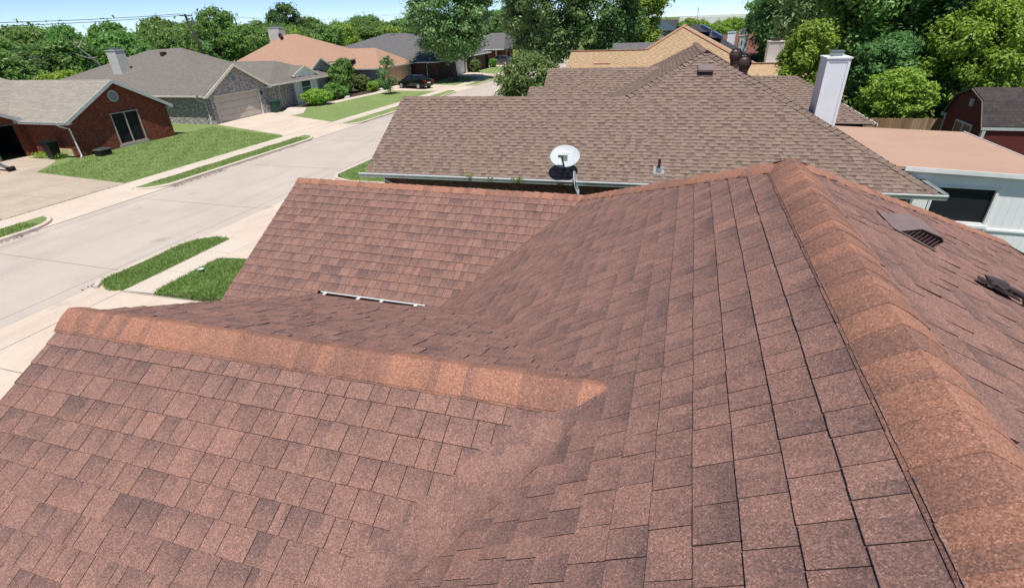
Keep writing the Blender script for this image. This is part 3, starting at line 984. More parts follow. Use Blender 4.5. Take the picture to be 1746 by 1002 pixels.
# gutter showing between the two wings
gt = MB()
A_, B_ = R(-4.50, 5.085, zW(5.085)), R(-2.90, 5.085, zW(5.085))
gt.bar(A_ + Vector((0, -0.010, 0.002)), B_ + Vector((0, -0.010, 0.002)), 0.014, 0.012)
gt.bar(A_ + Vector((0, -0.11, -0.03)), B_ + Vector((0, -0.11, -0.03)), 0.012, 0.05)
for x in (0.06, 0.60, 0.95, 1.45):
    gt.obox(A_ + Vector((x, -0.115, -0.012)), (0.035, 0, 0), (0, 0.10, 0), (0, 0, 0.012))
gt.build("gutter", "white_trim", house)
gt = MB()
gt.bar(A_ + Vector((0, -0.06, -0.07)), B_ + Vector((0, -0.06, -0.07)), 0.10, 0.008)
gt.build("gutter_trough", "grey_metal", house)
gt = MB()
# walls below (brick) and the fascia boards
wl = MB()
def wallbox(m, x0, y0, x1, y1, z0, z1, t=0.12, mi=0):
    d = Vector((x1 - x0, y1 - y0, 0)); n = Vector((-d.y, d.x, 0)).normalized() * t
    m.obox((x0, y0, z0), d, n, (0, 0, z1 - z0), mi)
wallbox(wl, -5.75, 5.5, -5.75, 8.9, 0, 3.6, -0.12); wallbox(wl, -5.75, 5.5, -2.6, 5.5, 0, 3.45); wallbox(wl, -3.6, 4.05, -2.6, 4.05, 0, 3.9, -0.12)
wallbox(wl, -3.65, -1.6, -3.65, 4.05, 0, 3.7, -0.12); wallbox(wl, -5.75, 8.9, -3.5, 8.9, 0, 3.3)
wl.prism([(-3.66, 0.2, 3.6), (-3.66, 3.9, 4.05), (-3.66, 1.97, 4.98)], (0.1, 0, 0))
wl.prism([(-5.76, 5.4, 3.5), (-5.76, 8.6, 3.5), (-5.76, 6.906, 4.45)], (0.1, 0, 0))
wallbox(wl, -3.4, 9.0, 5.6, 9.0, 0, 3.2); wallbox(wl, 7.2, -1.5, 7.2, 6.2, 0, 2.5)
wl.build("wall", "red_brick", house)
fa = MB()
fa.bar(R(-6.0, 6.906, -2.31), R(-6.0, 4.74, zW(4.74) - 0.11), 0.03, 0.14); fa.bar(R(-6.0, 6.906, -2.31), R(-6.0, 9.3, -3.64), 0.03, 0.14)
fa.bar(R2 + Vector((0.02, 0, -.11)), Dc + Vector((0.02, 0, -.11)), 0.03, 0.14); fa.bar(R2 + Vector((0.02, 0, -.11)), onplane((-3.88, -1.6), nC, K) + Vector((0, 0, -.11)), 0.03, 0.14)
fa.bar(R(-6.02, 9.3, -3.6), R(-0.5, 9.3, -3.6), 0.03, 0.14)
pieces(fa, "fascia_board", "grey_trim", house)

# slanted metal vent on the right hand slope
def onE(x, y, h=0.0): return R(x, y, Ez(x)) + nE * h
vt = MB()
sd = Vector((0, 1, 0)); dn = Vector((1, 0, -E0)).normalized()
o = onE(1.47, 4.04)
Wd, Ln, Hh = 0.40, 0.36, 0.12
c = [o - sd * 0 + nE * 0.012, o + sd * Wd + nE * 0.012]
lo = [o + dn * Ln - sd * 0.0 + nE * Hh, o + dn * Ln + sd * Wd + nE * Hh]
vt.prism([o - sd * .0 + nE * .012, o + sd * Wd + nE * .012, o + dn * Ln * .55 + sd * Wd + nE * Hh, o + dn * Ln + sd * (Wd - .02) + nE * (Hh * .9), o + dn * Ln + sd * 0.02 + nE * (Hh * .9), o + dn * Ln * .55 + nE * Hh][:2] + [o + dn * Ln * .6 + sd * Wd + nE * Hh, o + dn * Ln * .6 + nE * Hh], -nE * 0.004)
vt.prism([o + dn * Ln * .6 + nE * Hh, o + dn * Ln * .6 + sd * Wd + nE * Hh, o + dn * Ln + sd * Wd + nE * (Hh * .8), o + dn * Ln + nE * (Hh * .8)], -nE * 0.004)
vent = None
prof = [(1.386, 0.004), (1.478, 0.085), (1.590, 0.096), (1.616, 0.080), (1.600, 0.004)]
vt = MB()
t_ = 0.005
for i in range(len(prof) - 1):
    a, b = prof[i], prof[i + 1]
    vt.prism([onE(a[0], 3.60, a[1]), onE(b[0], 3.60, b[1]), onE(b[0], 3.92, b[1] * 0.9), onE(a[0], 3.92, a[1] * 0.9)], -nE * t_)
vt.prism([onE(1.345, 3.585, 0.009), onE(1.63, 3.585, 0.009), onE(1.63, 3.95, 0.009), onE(1.345, 3.95, 0.009)], nE * 0.003)
vt.prism([onE(a, 3.92, b * 0.9) for a, b in prof], Vector((0, 0.004, 0)))
vo = vt.build("roof_vent", "vent_mauve", roof, label="mauve metal slant vent with a dark louvred mouth")
vt = MB()
vt.prism([onE(a, 3.615, b * .92) for a, b in prof], Vector((0, 0.004, 0)))
vt.build("vent_mouth", "dark_interior", vo) if False else vt.build("vent_mouth", "vent_dark", roof)
vt = MB()
for i in range(8):
    x = 1.43 + i * 0.022
    h1 = 0.075 if x > 1.47 else 0.075 * (x - 1.386) / 0.092
    vt.bar(onE(x - 0.004, 3.605, 0.006), onE(x + 0.008, 3.605, h1 * .93), 0.0035, 0.0022, up=(0, 1, 0))
vt.build("vent_louvre", "vent_mauve", roof)

# foot and tube of an old antenna mount at the right
mm = thing("antenna_mount", onE(1.9, 3.2, 0), "dark brown metal antenna foot with a bent tube standing on the right roof slope", "antenna mount")
m = MB()
pts = [onE(1.86, 3.38, 0.055), onE(1.95, 3.40, 0.05), onE(2.02, 3.36, 0.055), onE(2.06, 3.38, 0.075), onE(2.12, 3.50, 0.12), onE(2.22, 3.68, 0.19), onE(2.42, 3.98, 0.34), onE(2.8, 4.4, 0.7)]
m.tube(pts, [0.010, 0.016, 0.018, 0.018, 0.018, 0.018, 0.018, 0.018], 10)
m.build("tube", "mount_brown", mm, smooth=True)
m = MB()
m.prism([onE(1.74, 3.32, 0.025), onE(1.80, 3.30, 0.025), onE(1.99, 3.33, 0.025), onE(2.0, 3.39, 0.025), onE(1.92, 3.43, 0.025), onE(1.77, 3.39, 0.025)], nE * 0.008)
m.prism([onE(1.80, 3.32, 0.04), onE(1.90, 3.33, 0.05), onE(1.90, 3.36, 0.075), onE(1.78, 3.34, 0.055)], Vector((0, 0.05, 0)))
for (x, y) in ((1.80, 3.33), (1.95, 3.38), (1.9, 3.42)):
    m.tube([onE(x, y, -0.005), onE(x, y, 0.055)], 0.009, 8)
m.build("foot_plate", "mount_brown", mm)

# ================================================================= neighbour's brown roof
U = Vector((0.99881, 0.0487, 0)); V = Vector((-0.0487, 0.99881, 0)); UP = Vector((0, 0, 1))
nb = thing("brown_shingle_house", (-2, 20, 0), "neighbouring house with a large brown shingle roof, white gutter and two turbine vents", "house")
E1 = Vector((-10.2, 14.94, 2.388)); A1 = Vector((-10.2, 18.243, 4.415)); E2 = Vector((6.749, 15.768, 2.388))
nN = pnorm(E1, E2, A1)
pn = 0.6145
def onN(x, y, h=0.0): return onplane((x, y), nN, E1) + nN * h
G = Vector((-1.85, 18.64, 4.405)); P = Vector((0.56, 20.73, 5.62))
Gf = G - V * (G.z - 2.388) / pn; Gf.z = 2.388
rng = random.Random(21)
rb = MB()
kw = dict(exp=0.143, wmin=0.10, wmax=0.30, thick=0.014, gap=0.0, style='teeth')
E1b = onN(-10.2, 14.94); 
tabs(rb, [E1, A1, onN(G.x, G.y), onN(Gf.x, Gf.y)], U, rng, **kw)
tabs(rb, [onN(Gf.x, Gf.y), onN(G.x, G.y), onN(P.x, P.y), E2], U, rng, **kw)
nL = pnorm(P, G, P + V)
def onL(p): return onplane((p.x, p.y), nL, P)
nRr = pnorm(P, E2, P + V)
tabs(rb, [P, G, onL(G - U * 1.2 + V * 1.2), onL(P - U * 4.4 + V * 6.5), onL(P + V * 6.5)], V, rng, **kw)
tabs(rb, [P, E2, E2 + V * 7.0, P + V * 7.0], V, rng, **kw)
gb = pn
tabs(rb, [A1, G, G + V * 2.9 - UP * 2.9 * pn, A1 + V * 3.2 - UP * 3.2 * pn], U, rng, **kw)
RL, RR = Vector((-5.95, 24.03, 4.875)), Vector((-0.6, 24.29, 4.875))
def dnB(p, d): return p - V * d - UP * d * pn
tabs(rb, [RL, RR, dnB(RR, 1.04), dnB(RL, 1.04)], U, rng, **kw)
tabs(rb, [dnB(RL, 1.04) - U * 0.64, dnB(RR, 1.04), dnB(RR, 3.2), dnB(RL, 3.2) - U * 0.64], U, rng, **kw)
tabs(rb, [RL, RR, RR + V * 3.6 - UP * 3.6 * pn, RL + V * 3.6 - UP * 3.6 * pn], U, rng, **kw)
T1 = Vector((5.0, 29.1, 4.02)); Q1 = Vector((7.97, 26.1, 2.39))
tabs(rb, [T1, Vector((0.6, 29.1, 4.02)), Vector((0.6, 26.1, 2.39)), Q1], (1, 0, 0), rng, **kw)
tabs(rb, [T1, Q1, Vector((7.97, 32.1, 2.39))], (0, 1, 0), rng, **kw)
nroof = rb.build("roof", "brown_shingle", nb)
cp = MB()
nback = Vector((0, 0, 0))
ck = dict(half=0.15, exp=0.21, lift=0.02, thick=0.024, edge=0.9, two=False, blend=False, tones=(0, 0.6))
caps(cp, G, P, nL, nN, rng, **ck)
caps(cp, E2 + (P - E2) * 0.01, P, nN, nRr, rng, **ck)
caps(cp, P + V * 7, P + V * 0.05, nL, nRr, rng, **ck)
caps(cp, A1, G, nN, (V * pn + UP), rng, half=0.12, exp=0.2, lift=0.012, thick=0.006, edge=0.5, two=False, tones=(0, .8))
caps(cp, RL, RR, (-V * pn + UP), (V * pn + UP), rng, half=0.12, exp=0.2, lift=0.012, thick=0.006, edge=0.5, two=False, tones=(0, .8))
caps(cp, Q1, T1, Vector((0, -.54, 1)), Vector((.55, 0, 1)), rng, **ck)
caps(cp, Vector((0.6, 29.1, 4.02)), T1, Vector((0, -.54, 1)), Vector((0, .54, 1)), rng, **ck)
cp.build("ridge_cap", "brown_cap", nroof)
# dark open ridge end under the peak
m = MB()
m.prism([P + U * -0.16 - V * 0.12 + UP * -0.03, P + U * 0.16 - V * 0.12 + UP * -0.03, P - V * 0.12 + UP * 0.075], V * -0.02)
m.build("ridge_end", "vent_dark", nroof)
# gutter along the near eave
m = MB()
g0, g1 = E1 - U * 0.15, E2 + U * 0.12
for off, zz, w, h in ((-0.005, -0.05, 0.006, 0.12), (-0.13, -0.055, 0.008, 0.12)):
    m.bar(g0 + V * off + UP * zz, g1 + V * off + UP * zz, w, h)
m.bar(g0 - V * 0.07 - UP * 0.11, g1 - V * 0.07 - UP * 0.11, 0.12, 0.008)
m.bar(g1 + UP * -0.05, g1 + V * 7 + UP * -0.05, 0.10, 0.12)
m.bar(g1 + U * .05 + UP * 0.012, g1 + U * .05 + V * 7 + UP * 0.012, 0.03, 0.014)
x = 0.4
while x < 17:
    m.bar(g0 + U * x - V * 0.13 - UP * 0.0, g0 + U * x - V * 0.0 - UP * 0.0, 0.02, 0.006)
    x += 0.75
gut = m.build("gutter", "galvanised", nb)
m = MB(); m.bar(g0 - V * 0.145 + UP * 0.010, g1 - V * 0.145 + UP * 0.010, 0.035, 0.03); m.build("gutter_lip", "white_trim", gut)
m = MB()
ds = E2 - U * 0.75 - V * 0.07 - UP * 0.10
m.tube([ds, ds - UP * 0.08, ds + V * 0.25 - UP * 0.25, ds + V * 0.42 - UP * 0.40, ds + V * 0.42 - UP * 2.2], 0.04, 8)
m.build("downspout", "galvanised", nb, smooth=True)
m = MB()
ds = E1 + U * 0.75 - V * 0.07 - UP * 0.10
m.tube([ds, ds - UP * 0.1, ds + V * 0.4 - UP * 0.30, ds + V * 0.42 - UP * 2.2], 0.045, 8)
m.build("downspout", "white_trim", nb, smooth=True)
m = MB()
def wallq(m, a, b, z0, z1, mi=0): m.obox((a.x, a.y, z0), (b.x - a.x, b.y - a.y, 0), V * 0.12 if abs((b - a).dot(U)) > abs((b - a).dot(V)) else U * 0.12, (0, 0, z1 - z0), mi)
w0 = E1 + U * 0.45 + V * 0.45; w1 = E2 - U * 0.45 + V * 0.45
wallq(m, w0, w1, 0, 2.62); wallq(m, w0, w0 + V * 5.4, 0, 2.62); wallq(m, w1 - U * .12, w1 - U * .12 + V * 9, 0, 2.62)
m.prism([w0 + UP * 0.2, w0 + V * 5.4 + UP * 0.2, w0 + V * 2.85 + UP * 1.85], U * 0.1)
wb = dnB(RL, 3.2); wb.z = 0
m.obox((wb.x + .3, wb.y - 1.0, 0), U * 0.12, V * 7.5, UP * 2.6); m.prism([(RL.x + .3, RL.y - 3.4, 2.6), (RL.x + .3, RL.y + 3.4, 2.6), (RL.x + .3, RL.y, 4.75)], U * .1)
wallq(m, Vector((3.5, 26.6, 0)), Vector((7.6, 26.6, 0)), 0, 2.5); m.obox((7.5, 26.6, 0), (0.12, 0, 0), (0, 6, 0), (0, 0, 2.5))
m.build("wall", "brown_brick", nb)
m = MB()
m.bar(E1 + UP * -0.10 + U * .02, A1 + UP * -0.10 + U * .02, 0.03, 0.14); m.bar(A1 + UP * -0.10 + U * .02, A1 + V * 3.2 - UP * (3.2 * pn + .10) + U * .02, 0.03, 0.14)
m.bar(Vector((7.99, 26.05, 2.36)), Vector((7.99, 32.1, 2.36)), 0.04, 0.12)
pieces(m, "fascia_board", "white_trim", nb)
# box vent below the peak
m = MB()
b0 = onN(0.36, 19.62, 0.01)
m.prism([b0, b0 + U * 0.46, b0 + U * 0.46 + UP * 0.17, b0 + UP * 0.17], V * 0.008)
bv = m.build("box_vent", "vent_dark", nroof)
m = MB()
q0 = b0 - U * 0.02 - V * 0.03 + UP * 0.165
m.prism([q0, q0 + U * 0.50, q0 + U * 0.50 + V * 0.45 + UP * 0.14, q0 + V * 0.45 + UP * 0.14], UP * 0.02)
m.prism([q0 - UP * .03, q0 + U * 0.50 - UP * .03, q0 + U * 0.50 + UP * .02, q0 + UP * .02], V * 0.02)
m.build("box_vent_hood", "vent_mauve", nroof)
# turbine vents
def turbine(mb, c, r, rng):
    c = Vector(c)
    n = 22
    prof = [(0.10, 1.0), (0.55, 0.86), (0.86, 0.52), (1.0, 0.05), (0.97, -0.35), (0.80, -0.78), (0.72, -0.95)]
    for i in range(n):
        a0, a1 = 2 * math.pi * i / n, 2 * math.pi * (i + 1.25) / n
        for j in range(len(prof) - 1):
            r0, z0 = prof[j]; r1, z1 = prof[j + 1]
            f = 0.90
            tw0, tw1 = -j * 0.04, -(j + 1) * 0.04
            mb.add([c + Vector((math.cos(a0 + tw0) * r0 * r, math.sin(a0 + tw0) * r0 * r, z0 * r)),
                    c + Vector((math.cos(a0 + tw1) * r1 * r, math.sin(a0 + tw1) * r1 * r, z1 * r)),
                    c + Vector((math.cos(a1 + tw1) * r1 * r * f, math.sin(a1 + tw1) * r1 * r * f, z1 * r)),
                    c + Vector((math.cos(a1 + tw0) * r0 * r * f, math.sin(a1 + tw0) * r0 * r * f, z0 * r))])
    mb.tube([c + UP * r * 0.93, c + UP * r * 1.05], [r * 0.2, r * 0.12], 12)
    mb.tube([c - UP * r * 0.9, c - UP * r * 1.0, c - UP * r * 2.5], [r * 0.72, r * 0.68, r * 0.62], 16)
    mb.tube([c - UP * r * 1.0, c - UP * r * 1.12], [r * 0.76, r * 0.76], 16)
for c in ((1.62, 22.0, 5.44), (1.86, 20.8, 5.26)):
    m = MB(); turbine(m, c, 0.222, rng)
    m.tube([Vector(c) - UP * 0.50, Vector(c) - UP * 0.72], [0.17, 0.30], 14)
    tv = m.build("turbine_vent", "turbine_brown", nroof)
    m = MB(); m.tube([Vector(c) - UP * 0.18, Vector(c) + UP * 0.2], 0.14, 12); m.build("turbine_core", "dark_interior", nroof)
# vent pipes
def pipe(base, h, r, mat, fl=None, nrm=UP, par=None, rz=0.0):
    m = MB()
    b = Vector(base)
    m.tube([b - UP * 0.05, b + UP * h], r, 12)
    o_ = m.build("vent_pipe", mat, par, smooth=False)
    if fl:
        m = MB()
        m.prism([b - U * 0.16 - V * 0.12 + nrm * 0.006 - UP * .12 * pn, b + U * 0.16 - V * 0.12 + nrm * 0.006 - UP * .12 * pn, b + U * 0.16 + V * 0.14 + nrm * 0.006 + UP * .14 * pn, b - U * 0.16 + V * 0.14 + nrm * 0.006 + UP * .14 * pn], nrm * 0.006)
        m.tube([b - UP * 0.02, b + UP * 0.09], [r * 2.2, r * 1.15], 12)
        m.build("pipe_flashing", fl, par)
pipe(onN(-0.49, 15.86), 0.34, 0.042, "vent_dark", "flue_metal", nN, nroof)
pipe((-2.37, 22.85, 4.05), 0.25, 0.05, "vent_grey", None, UP, nroof)
# small weeds in the gutter
m = MB(); r_ = random.Random(3)
for (x, n, hh) in ((-6.55, 3, 0.55), (-6.3, 9, 0.28), (-5.6, 3, 0.2), (-4.75, 8, 0.24), (-4.6, 4, 0.2)):
    for i in range(n):
        b = Vector((x + r_.uniform(-.08, .08), 15.0 + r_.uniform(-.05, .05), 2.30))
        tp = b + Vector((r_.uniform(-.16, .16), r_.uniform(-.1, .1), hh * r_.uniform(.6, 1)))
        m.tube([b, (b + tp) / 2 + Vector((r_.uniform(-.03, .03), 0, 0.02)), tp], [0.006, 0.005, 0.003], 4)
        for k in range(5):
            f = r_.uniform(.35, 1); c = b.lerp(tp, f); a = r_.uniform(0, 6.28); s = 0.045
            d = Vector((math.cos(a), math.sin(a), 0.4)) * s; e = Vector((-math.sin(a), math.cos(a), 0)) * s * .5
            m.add([c, c + d * .6 + e, c + d * 1.4, c + d * .6 - e], (r_.random(), 0, 0))
m.build("gutter_weeds", "leaf_bright", None, uv=False, label="small green weeds sprouting from the neighbour's gutter", cat="weeds", kind="stuff")

# ---- white chimney chase
def chimney(name, x0, x1, y0, y1, z0, z1, mat, label, flue='box', trim=0.07, capo=0.05, flue_mat="flue_metal"):
    o = thing(name, ((x0 + x1) / 2, (y0 + y1) / 2, z0), label, "chimney")
    m = MB(); m.box((x0, y0, z0), (x1, y1, z1)); 
    for (a, b) in ((x0, x0 + trim), (x1 - trim, x1)):
        m.box((a - (0.012 if a == x0 else 0), y0 - 0.018, z0), (b + (0.012 if b == x1 else 0), y0, z1))
    m.box((x0, y0 - 0.016, z1 - trim * 1.6), (x1, y0, z1))
    m.box((x0 - 0.016, y0 + .0, z0), (x0, y0 + trim, z1)); m.box((x0 - 0.016, y1 - trim, z0), (x0, y1, z1))
    m.box((x0 - 0.014, y0, z1 - trim * 1.6), (x0, y1, z1))
    m.build("chimney_chase", mat, o)
    m = MB(); m.box((x0 - capo, y0 - capo, z1), (x1 + capo, y1 + capo, z1 + 0.045)); m.build("chimney_cap", mat, o)
    cx, cy = (x0 + x1) / 2, (y0 + y1) / 2
    m = MB()
    w = (x1 - x0) * 0.27
    if flue == 'box':
        m.box((cx - w * .8, cy - w, z1 + 0.045), (cx + w * .8, cy + w, z1 + 0.10)); m.box((cx - w, cy - w * 1.1, z1 + 0.10), (cx + w, cy + w * 1.1, z1 + 0.17))
        m.box((cx - w * 0.9, cy - w, z1 + 0.17), (cx + w * .9, cy + w, z1 + 0.21)); m.box((cx - w * 1.08, cy - w * 1.2, z1 + 0.21), (cx + w * 1.08, cy + w * 1.2, z1 + 0.235))
    else:
        m.tube([(cx, cy, z1 + 0.04), (cx, cy, z1 + 0.22), (cx, cy, z1 + 0.30)], [w * 1.1, w * 0.8, w * .7], 14)
        for k in range(3): m.tube([(cx, cy, z1 + 0.34 + k * .13), (cx, cy, z1 + 0.40 + k * .13)], [w * 1.0, w * 0.95], 14)
        m.tube([(cx, cy, z1 + 0.28), (cx, cy, z1 + 0.62)], w * 0.55, 12)
    m.build("flue", flue_mat, o)
    return o
chimney("chimney", 4.66, 5.38, 22.0, 23.1, 2.6, 5.26, "chimney_white", "tall bright white boxed chimney with a flat metal flue behind the brown roof hip")
chimney("chimney", 5.35, 6.35, 44.0, 45.2, 2.4, 4.86, "pink_chimney", "pinkish white boxed chimney behind the right end of the tan roof", flue_mat="bark")
chimney("chimney", 4.36, 5.12, 58.0, 59.0, 2.4, 4.80, "blue_chimney", "pale blue grey chimney with round stacked flue beyond the turbine vents", flue='round')
chimney("chimney", 3.72, 4.50, 66.0, 67.0, 2.4, 4.90, "chimney_white", "white chimney with a stepped cap in front of the rust coloured roof", flue='box')

# ---- satellite dishes
def dish(loc, aim, r, label, text=False, arm=True, foot=(0, 0, 0)):
    o = thing("satellite_dish", loc, label, "satellite dish")
    c = Vector(loc); aim = Vector(aim).normalized()
    xr_ = aim.cross(UP).normalized() * -1; yr_ = xr_.cross(aim).normalized()
    if yr_.z < 0: yr_ = -yr_
    m = MB(); N = 36; rings = 7
    vs = [[c - aim * 0.055]]
    for i in range(1, rings + 1):
        f = i / rings
        vs.append([c + xr_ * math.cos(2 * math.pi * k / N) * r * 1.14 * f + yr_ * math.sin(2 * math.pi * k / N) * r * f - aim * 0.055 * (1 - f * f) for k in range(N)])
    for k in range(N):
        m.add([vs[0][0], vs[1][k], vs[1][(k + 1) % N]])
        for i in range(1, rings):
            m.add([vs[i][k], vs[i + 1][k], vs[i + 1][(k + 1) % N], vs[i][(k + 1) % N]])
        # rolled rim and back
        a, b = vs[-1][k], vs[-1][(k + 1) % N]
        m.add([a, a + (a - c) * 0.02 - aim * 0.018, b + (b - c) * 0.02 - aim * 0.018, b])
        a2, b2 = vs[-1][k] - aim * 0.02, vs[-1][(k + 1) % N] - aim * 0.02
        m.add([b2, a2, vs[3][k] - aim * 0.016, vs[3][(k + 1) % N] - aim * 0.016])
        m.add([vs[3][(k + 1) % N] - aim * 0.016, vs[3][k] - aim * 0.016, vs[0][0] - aim * 0.016])
    rf = m.build("reflector", "dish_grey", o, smooth=True)
    if arm:
        m = MB()
        low = c - yr_ * r * 0.98
        lnb = c + aim * 0.40 - yr_ * 0.24 - xr_ * 0.09
        m.bar(low - aim * 0.02, lnb, 0.04, 0.035)
        m.build("feed_arm", "mast_dark", o)
        m = MB()
        m.obox(lnb - xr_ * 0.09 - yr_ * 0.05 - aim * 0.05, xr_ * 0.18, yr_ * 0.12, aim * 0.10)
        m.tube([lnb - xr_ * .045 - aim * 0.05, lnb - xr_ * .045 - aim * 0.10], [0.035, 0.045], 10); m.tube([lnb + xr_ * .045 - aim * 0.05, lnb + xr_ * .045 - aim * 0.10], [0.035, 0.045], 10)
        m.build("receiver", "dish_grey", o)
    m = MB()
    bk = c - aim * 0.10 - yr_ * 0.05
    ft = Vector(foot)
    m.tube([bk, bk - UP * 0.22, bk.lerp(ft, 0.72) - UP * 0.05, ft], 0.026, 10)
    m.obox(bk - xr_ * 0.08 - yr_ * 0.10, xr_ * 0.16, yr_ * 0.2, aim * 0.07)
    m.build("mast", "mast_dark", o)
    m = MB(); m.obox(ft - U * 0.09 - V * 0.06 - UP * 0.015, U * 0.2, V * 0.14, UP * 0.02); m.build("mounting_foot", "mast_dark", o)
    if text:
        cu = bpy.data.curves.new("lettering", 'FONT'); cu.body = "DIRECTV"; cu.size = 0.125; cu.extrude = 0.002; cu.align_x = 'CENTER'
        to = bpy.data.objects.new("lettering_src", cu); col.objects.link(to)
        bpy.context.view_layer.update()
        me = bpy.data.meshes.new_from_object(to.evaluated_get(bpy.context.evaluated_depsgraph_get()))
        bpy.data.objects.remove(to); bpy.data.curves.remove(cu)
        me.materials.clear(); me.materials.append(MATS["dish_letter"])
        le = bpy.data.objects.new("lettering", me); col.objects.link(le); le.parent = rf
        Mx = Matrix((xr_, yr_, aim)).transposed()
        off = yr_ * 0.12 + xr_ * 0.05 - aim * 0.034
        for v in me.vertices:
            v.co = Mx @ v.co + off
        ORG[le.name] = c
        m = MB(); q = c + yr_ * 0.125 - xr_ * 0.315 - aim * 0.026
        m.obox(q, xr_ * 0.075, yr_ * 0.075, aim * 0.004); m.build("emblem", "dish_letter", rf)
    return o
dish((-3.28, 15.35, 3.12), (0.10, -0.66, 0.75), 0.395, "pale grey oval satellite dish facing the camera over the neighbour's gutter", True, True, (-3.37, 15.12, 2.34))
dish((-2.82, 14.95, 2.42), (0.97, 0.1, 0.22), 0.36, "second satellite dish seen almost edge on at the neighbour's gutter", False, False, (-2.9, 15.1, 2.2))

# ---- white siding addition with the salmon flat roof
ad = thing("patio_room", (8, 19, 0), "white siding room with a salmon coloured flat roof and a dark screened window", "building")
m = MB()
m.prism([(5.25, 17.16, 2.72), (10.15, 16.98, 2.56), (10.06, 23.6, 2.52), (3.6, 24.6, 2.56), (4.6, 19.0, 2.68)], (0, 0, 0.08))
m.build("flat_roof", "patio_membrane", ad)
m = MB()
m.bar((6.25, 17.10, 2.72), (10.18, 16.95, 2.60), 0.03, 0.12); m.bar((10.17, 16.95, 2.58), (10.08, 23.6, 2.57), 0.03, 0.12)
pieces(m, "fascia_board", "white_trim", ad)
# front wall with window opening, built in panels
def wall_open(m, a, b, z0, z1, ops, t=0.12, nrm=(0, -1, 0), mi=0):
    a, b = Vector(a), Vector(b); L = (b - a).length; d = (b - a) / L; n = Vector(nrm)
    xs = sorted(set([0, L] + [v for o_ in ops for v in (o_[0], o_[1])])); zs = sorted(set([z0, z1] + [v for o_ in ops for v in (o_[2], o_[3])]))
    pt = lambda s, z: Vector((a.x + d.x * s, a.y + d.y * s, z))
    for i in range(len(xs) - 1):
        for j in range(len(zs) - 1):
            cx, cz = (xs[i] + xs[i + 1]) / 2, (zs[j] + zs[j + 1]) / 2
            if any(o_[0] < cx < o_[1] and o_[2] < cz < o_[3] for o_ in ops): continue
            q = [pt(xs[i], zs[j]), pt(xs[i + 1], zs[j]), pt(xs[i + 1], zs[j + 1]), pt(xs[i], zs[j + 1])]
            m.add(q, None, mi)
    for o_ in ops:
        for (s0, za, s1, zb) in ((o_[0], o_[2], o_[1], o_[2]), (o_[1], o_[2], o_[1], o_[3]), (o_[1], o_[3], o_[0], o_[3]), (o_[0], o_[3], o_[0], o_[2])):
            p, q = pt(s0, za), pt(s1, zb); m.add([p, q, q - n * t, p - n * t], None, mi)
    return pt
m = MB()
y_w = 17.0
pt = wall_open(m, (6.25, 17.28, 0), (10.05, 17.12, 0), 0, 2.62, [(0.96, 2.36, 1.22, 2.20)])
for k in range(32):
    pass
m.box((6.2, 17.4, 0), (6.25, 23.4, 2.6)); m.box((10.0, 17.3, 0), (10.04, 23.4, 2.5))
m.build("wall", "siding_white", ad)
m = MB()
dW = Vector((3.80, -0.16, 0)).normalized(); nW2 = Vector((dW.y, -dW.x, 0))
def fr(m, s0, s1, z0, z1, w=0.07, dp=0.03):
    for (a_, b_, c_, d_) in ((s0 - w, s1 + w, z0 - w, z0), (s0 - w, s1 + w, z1, z1 + w), (s0 - w, s0, z0, z1), (s1, s1 + w, z0, z1)):
        q = pt(a_, c_); m.obox(q + nW2 * 0.0, dW * (b_ - a_), nW2 * dp, UP * (d_ - c_))
fr(m, 0.96, 2.36, 1.22, 2.20)
q = pt(0.86, 1.08); m.obox(q, dW * 1.6, nW2 * 0.07, UP * 0.08)
win = m.build("window_frame", "white_trim", ad)
m = MB(); q = pt(0.96, 1.22) - nW2 * 0.06; m.obox(q, dW * 1.40, nW2 * 0.01, UP * 0.98); m.build("window_screen", "screen_dark", ad)
m = MB()
for s in [0.2 + 0.2 * i for i in range(18)]:
    q = pt(s, 0.0); m.obox(q, dW * 0.008, nW2 * 0.004, UP * (1.05 if 0.82 < s < 2.45 else 2.60))
m.obox(pt(2.48, 1.02), dW * 1.3, nW2 * 0.035, UP * 0.06); m.obox(pt(0.0, 2.40), dW * 3.8, nW2 * 0.02, UP * 0.14)
m.obox(pt(0.28, 0.6), dW * 0.16, nW2 * 0.06, UP * 1.75); m.obox(pt(0.1, 2.2), dW * 0.5, nW2 * 0.05, UP * 0.10)
m.build("siding_trim", "siding_white", ad)

# ---- red barn
bn = thing("barn_shed", (14.5, 28.8, 0), "dark red gambrel barn shed with dark shingle roof and white doors", "shed")
bx = 12.2; y0, y1 = 27.0, 30.95; zc = 2.2
gam = [(y0, zc), (y0 + 0.72, 3.14), (28.97, 3.50), (y1 - 0.72, 3.14), (y1, zc)]
m = MB()
m.prism([(bx, y0 + .08, 0), (bx, y0 + .08, zc)] + [(bx, a, b - 0.02) for a, b in gam[1:4]] + [(bx, y1 - .08, zc), (bx, y1 - .08, 0)], (0.08, 0, 0))
m.box((bx + .08, y0 + 0.08, 0), (bx + 6.5, y0 + 0.14, zc)); m.box((bx + .08, y1 - 0.14, 0), (bx + 6.5, y1 - 0.08, zc)); m.box((bx + 6.44, y0 + .14, 0), (bx + 6.5, y1 - .14, zc))
bw = m.build("wall", "barn_red", bn)
m = MB()
for i in range(4):
    a, b = gam[i], gam[i + 1]
    m.prism([(bx - 0.1, a[0], a[1]), (bx + 6.7, a[0], a[1]), (bx + 6.7, b[0], b[1]), (bx - 0.1, b[0], b[1])], (0, 0, 0.05))
m.build("roof", "barn_shingle", bn)
m = MB()
for i in range(4):
    a, b = gam[i], gam[i + 1]
    m.bar((bx - 0.12, a[0], a[1] - .02), (bx - 0.12, b[0], b[1] - .02), 0.04, 0.05)
m.build("roof_trim", "fence_grey", bn)
m = MB()
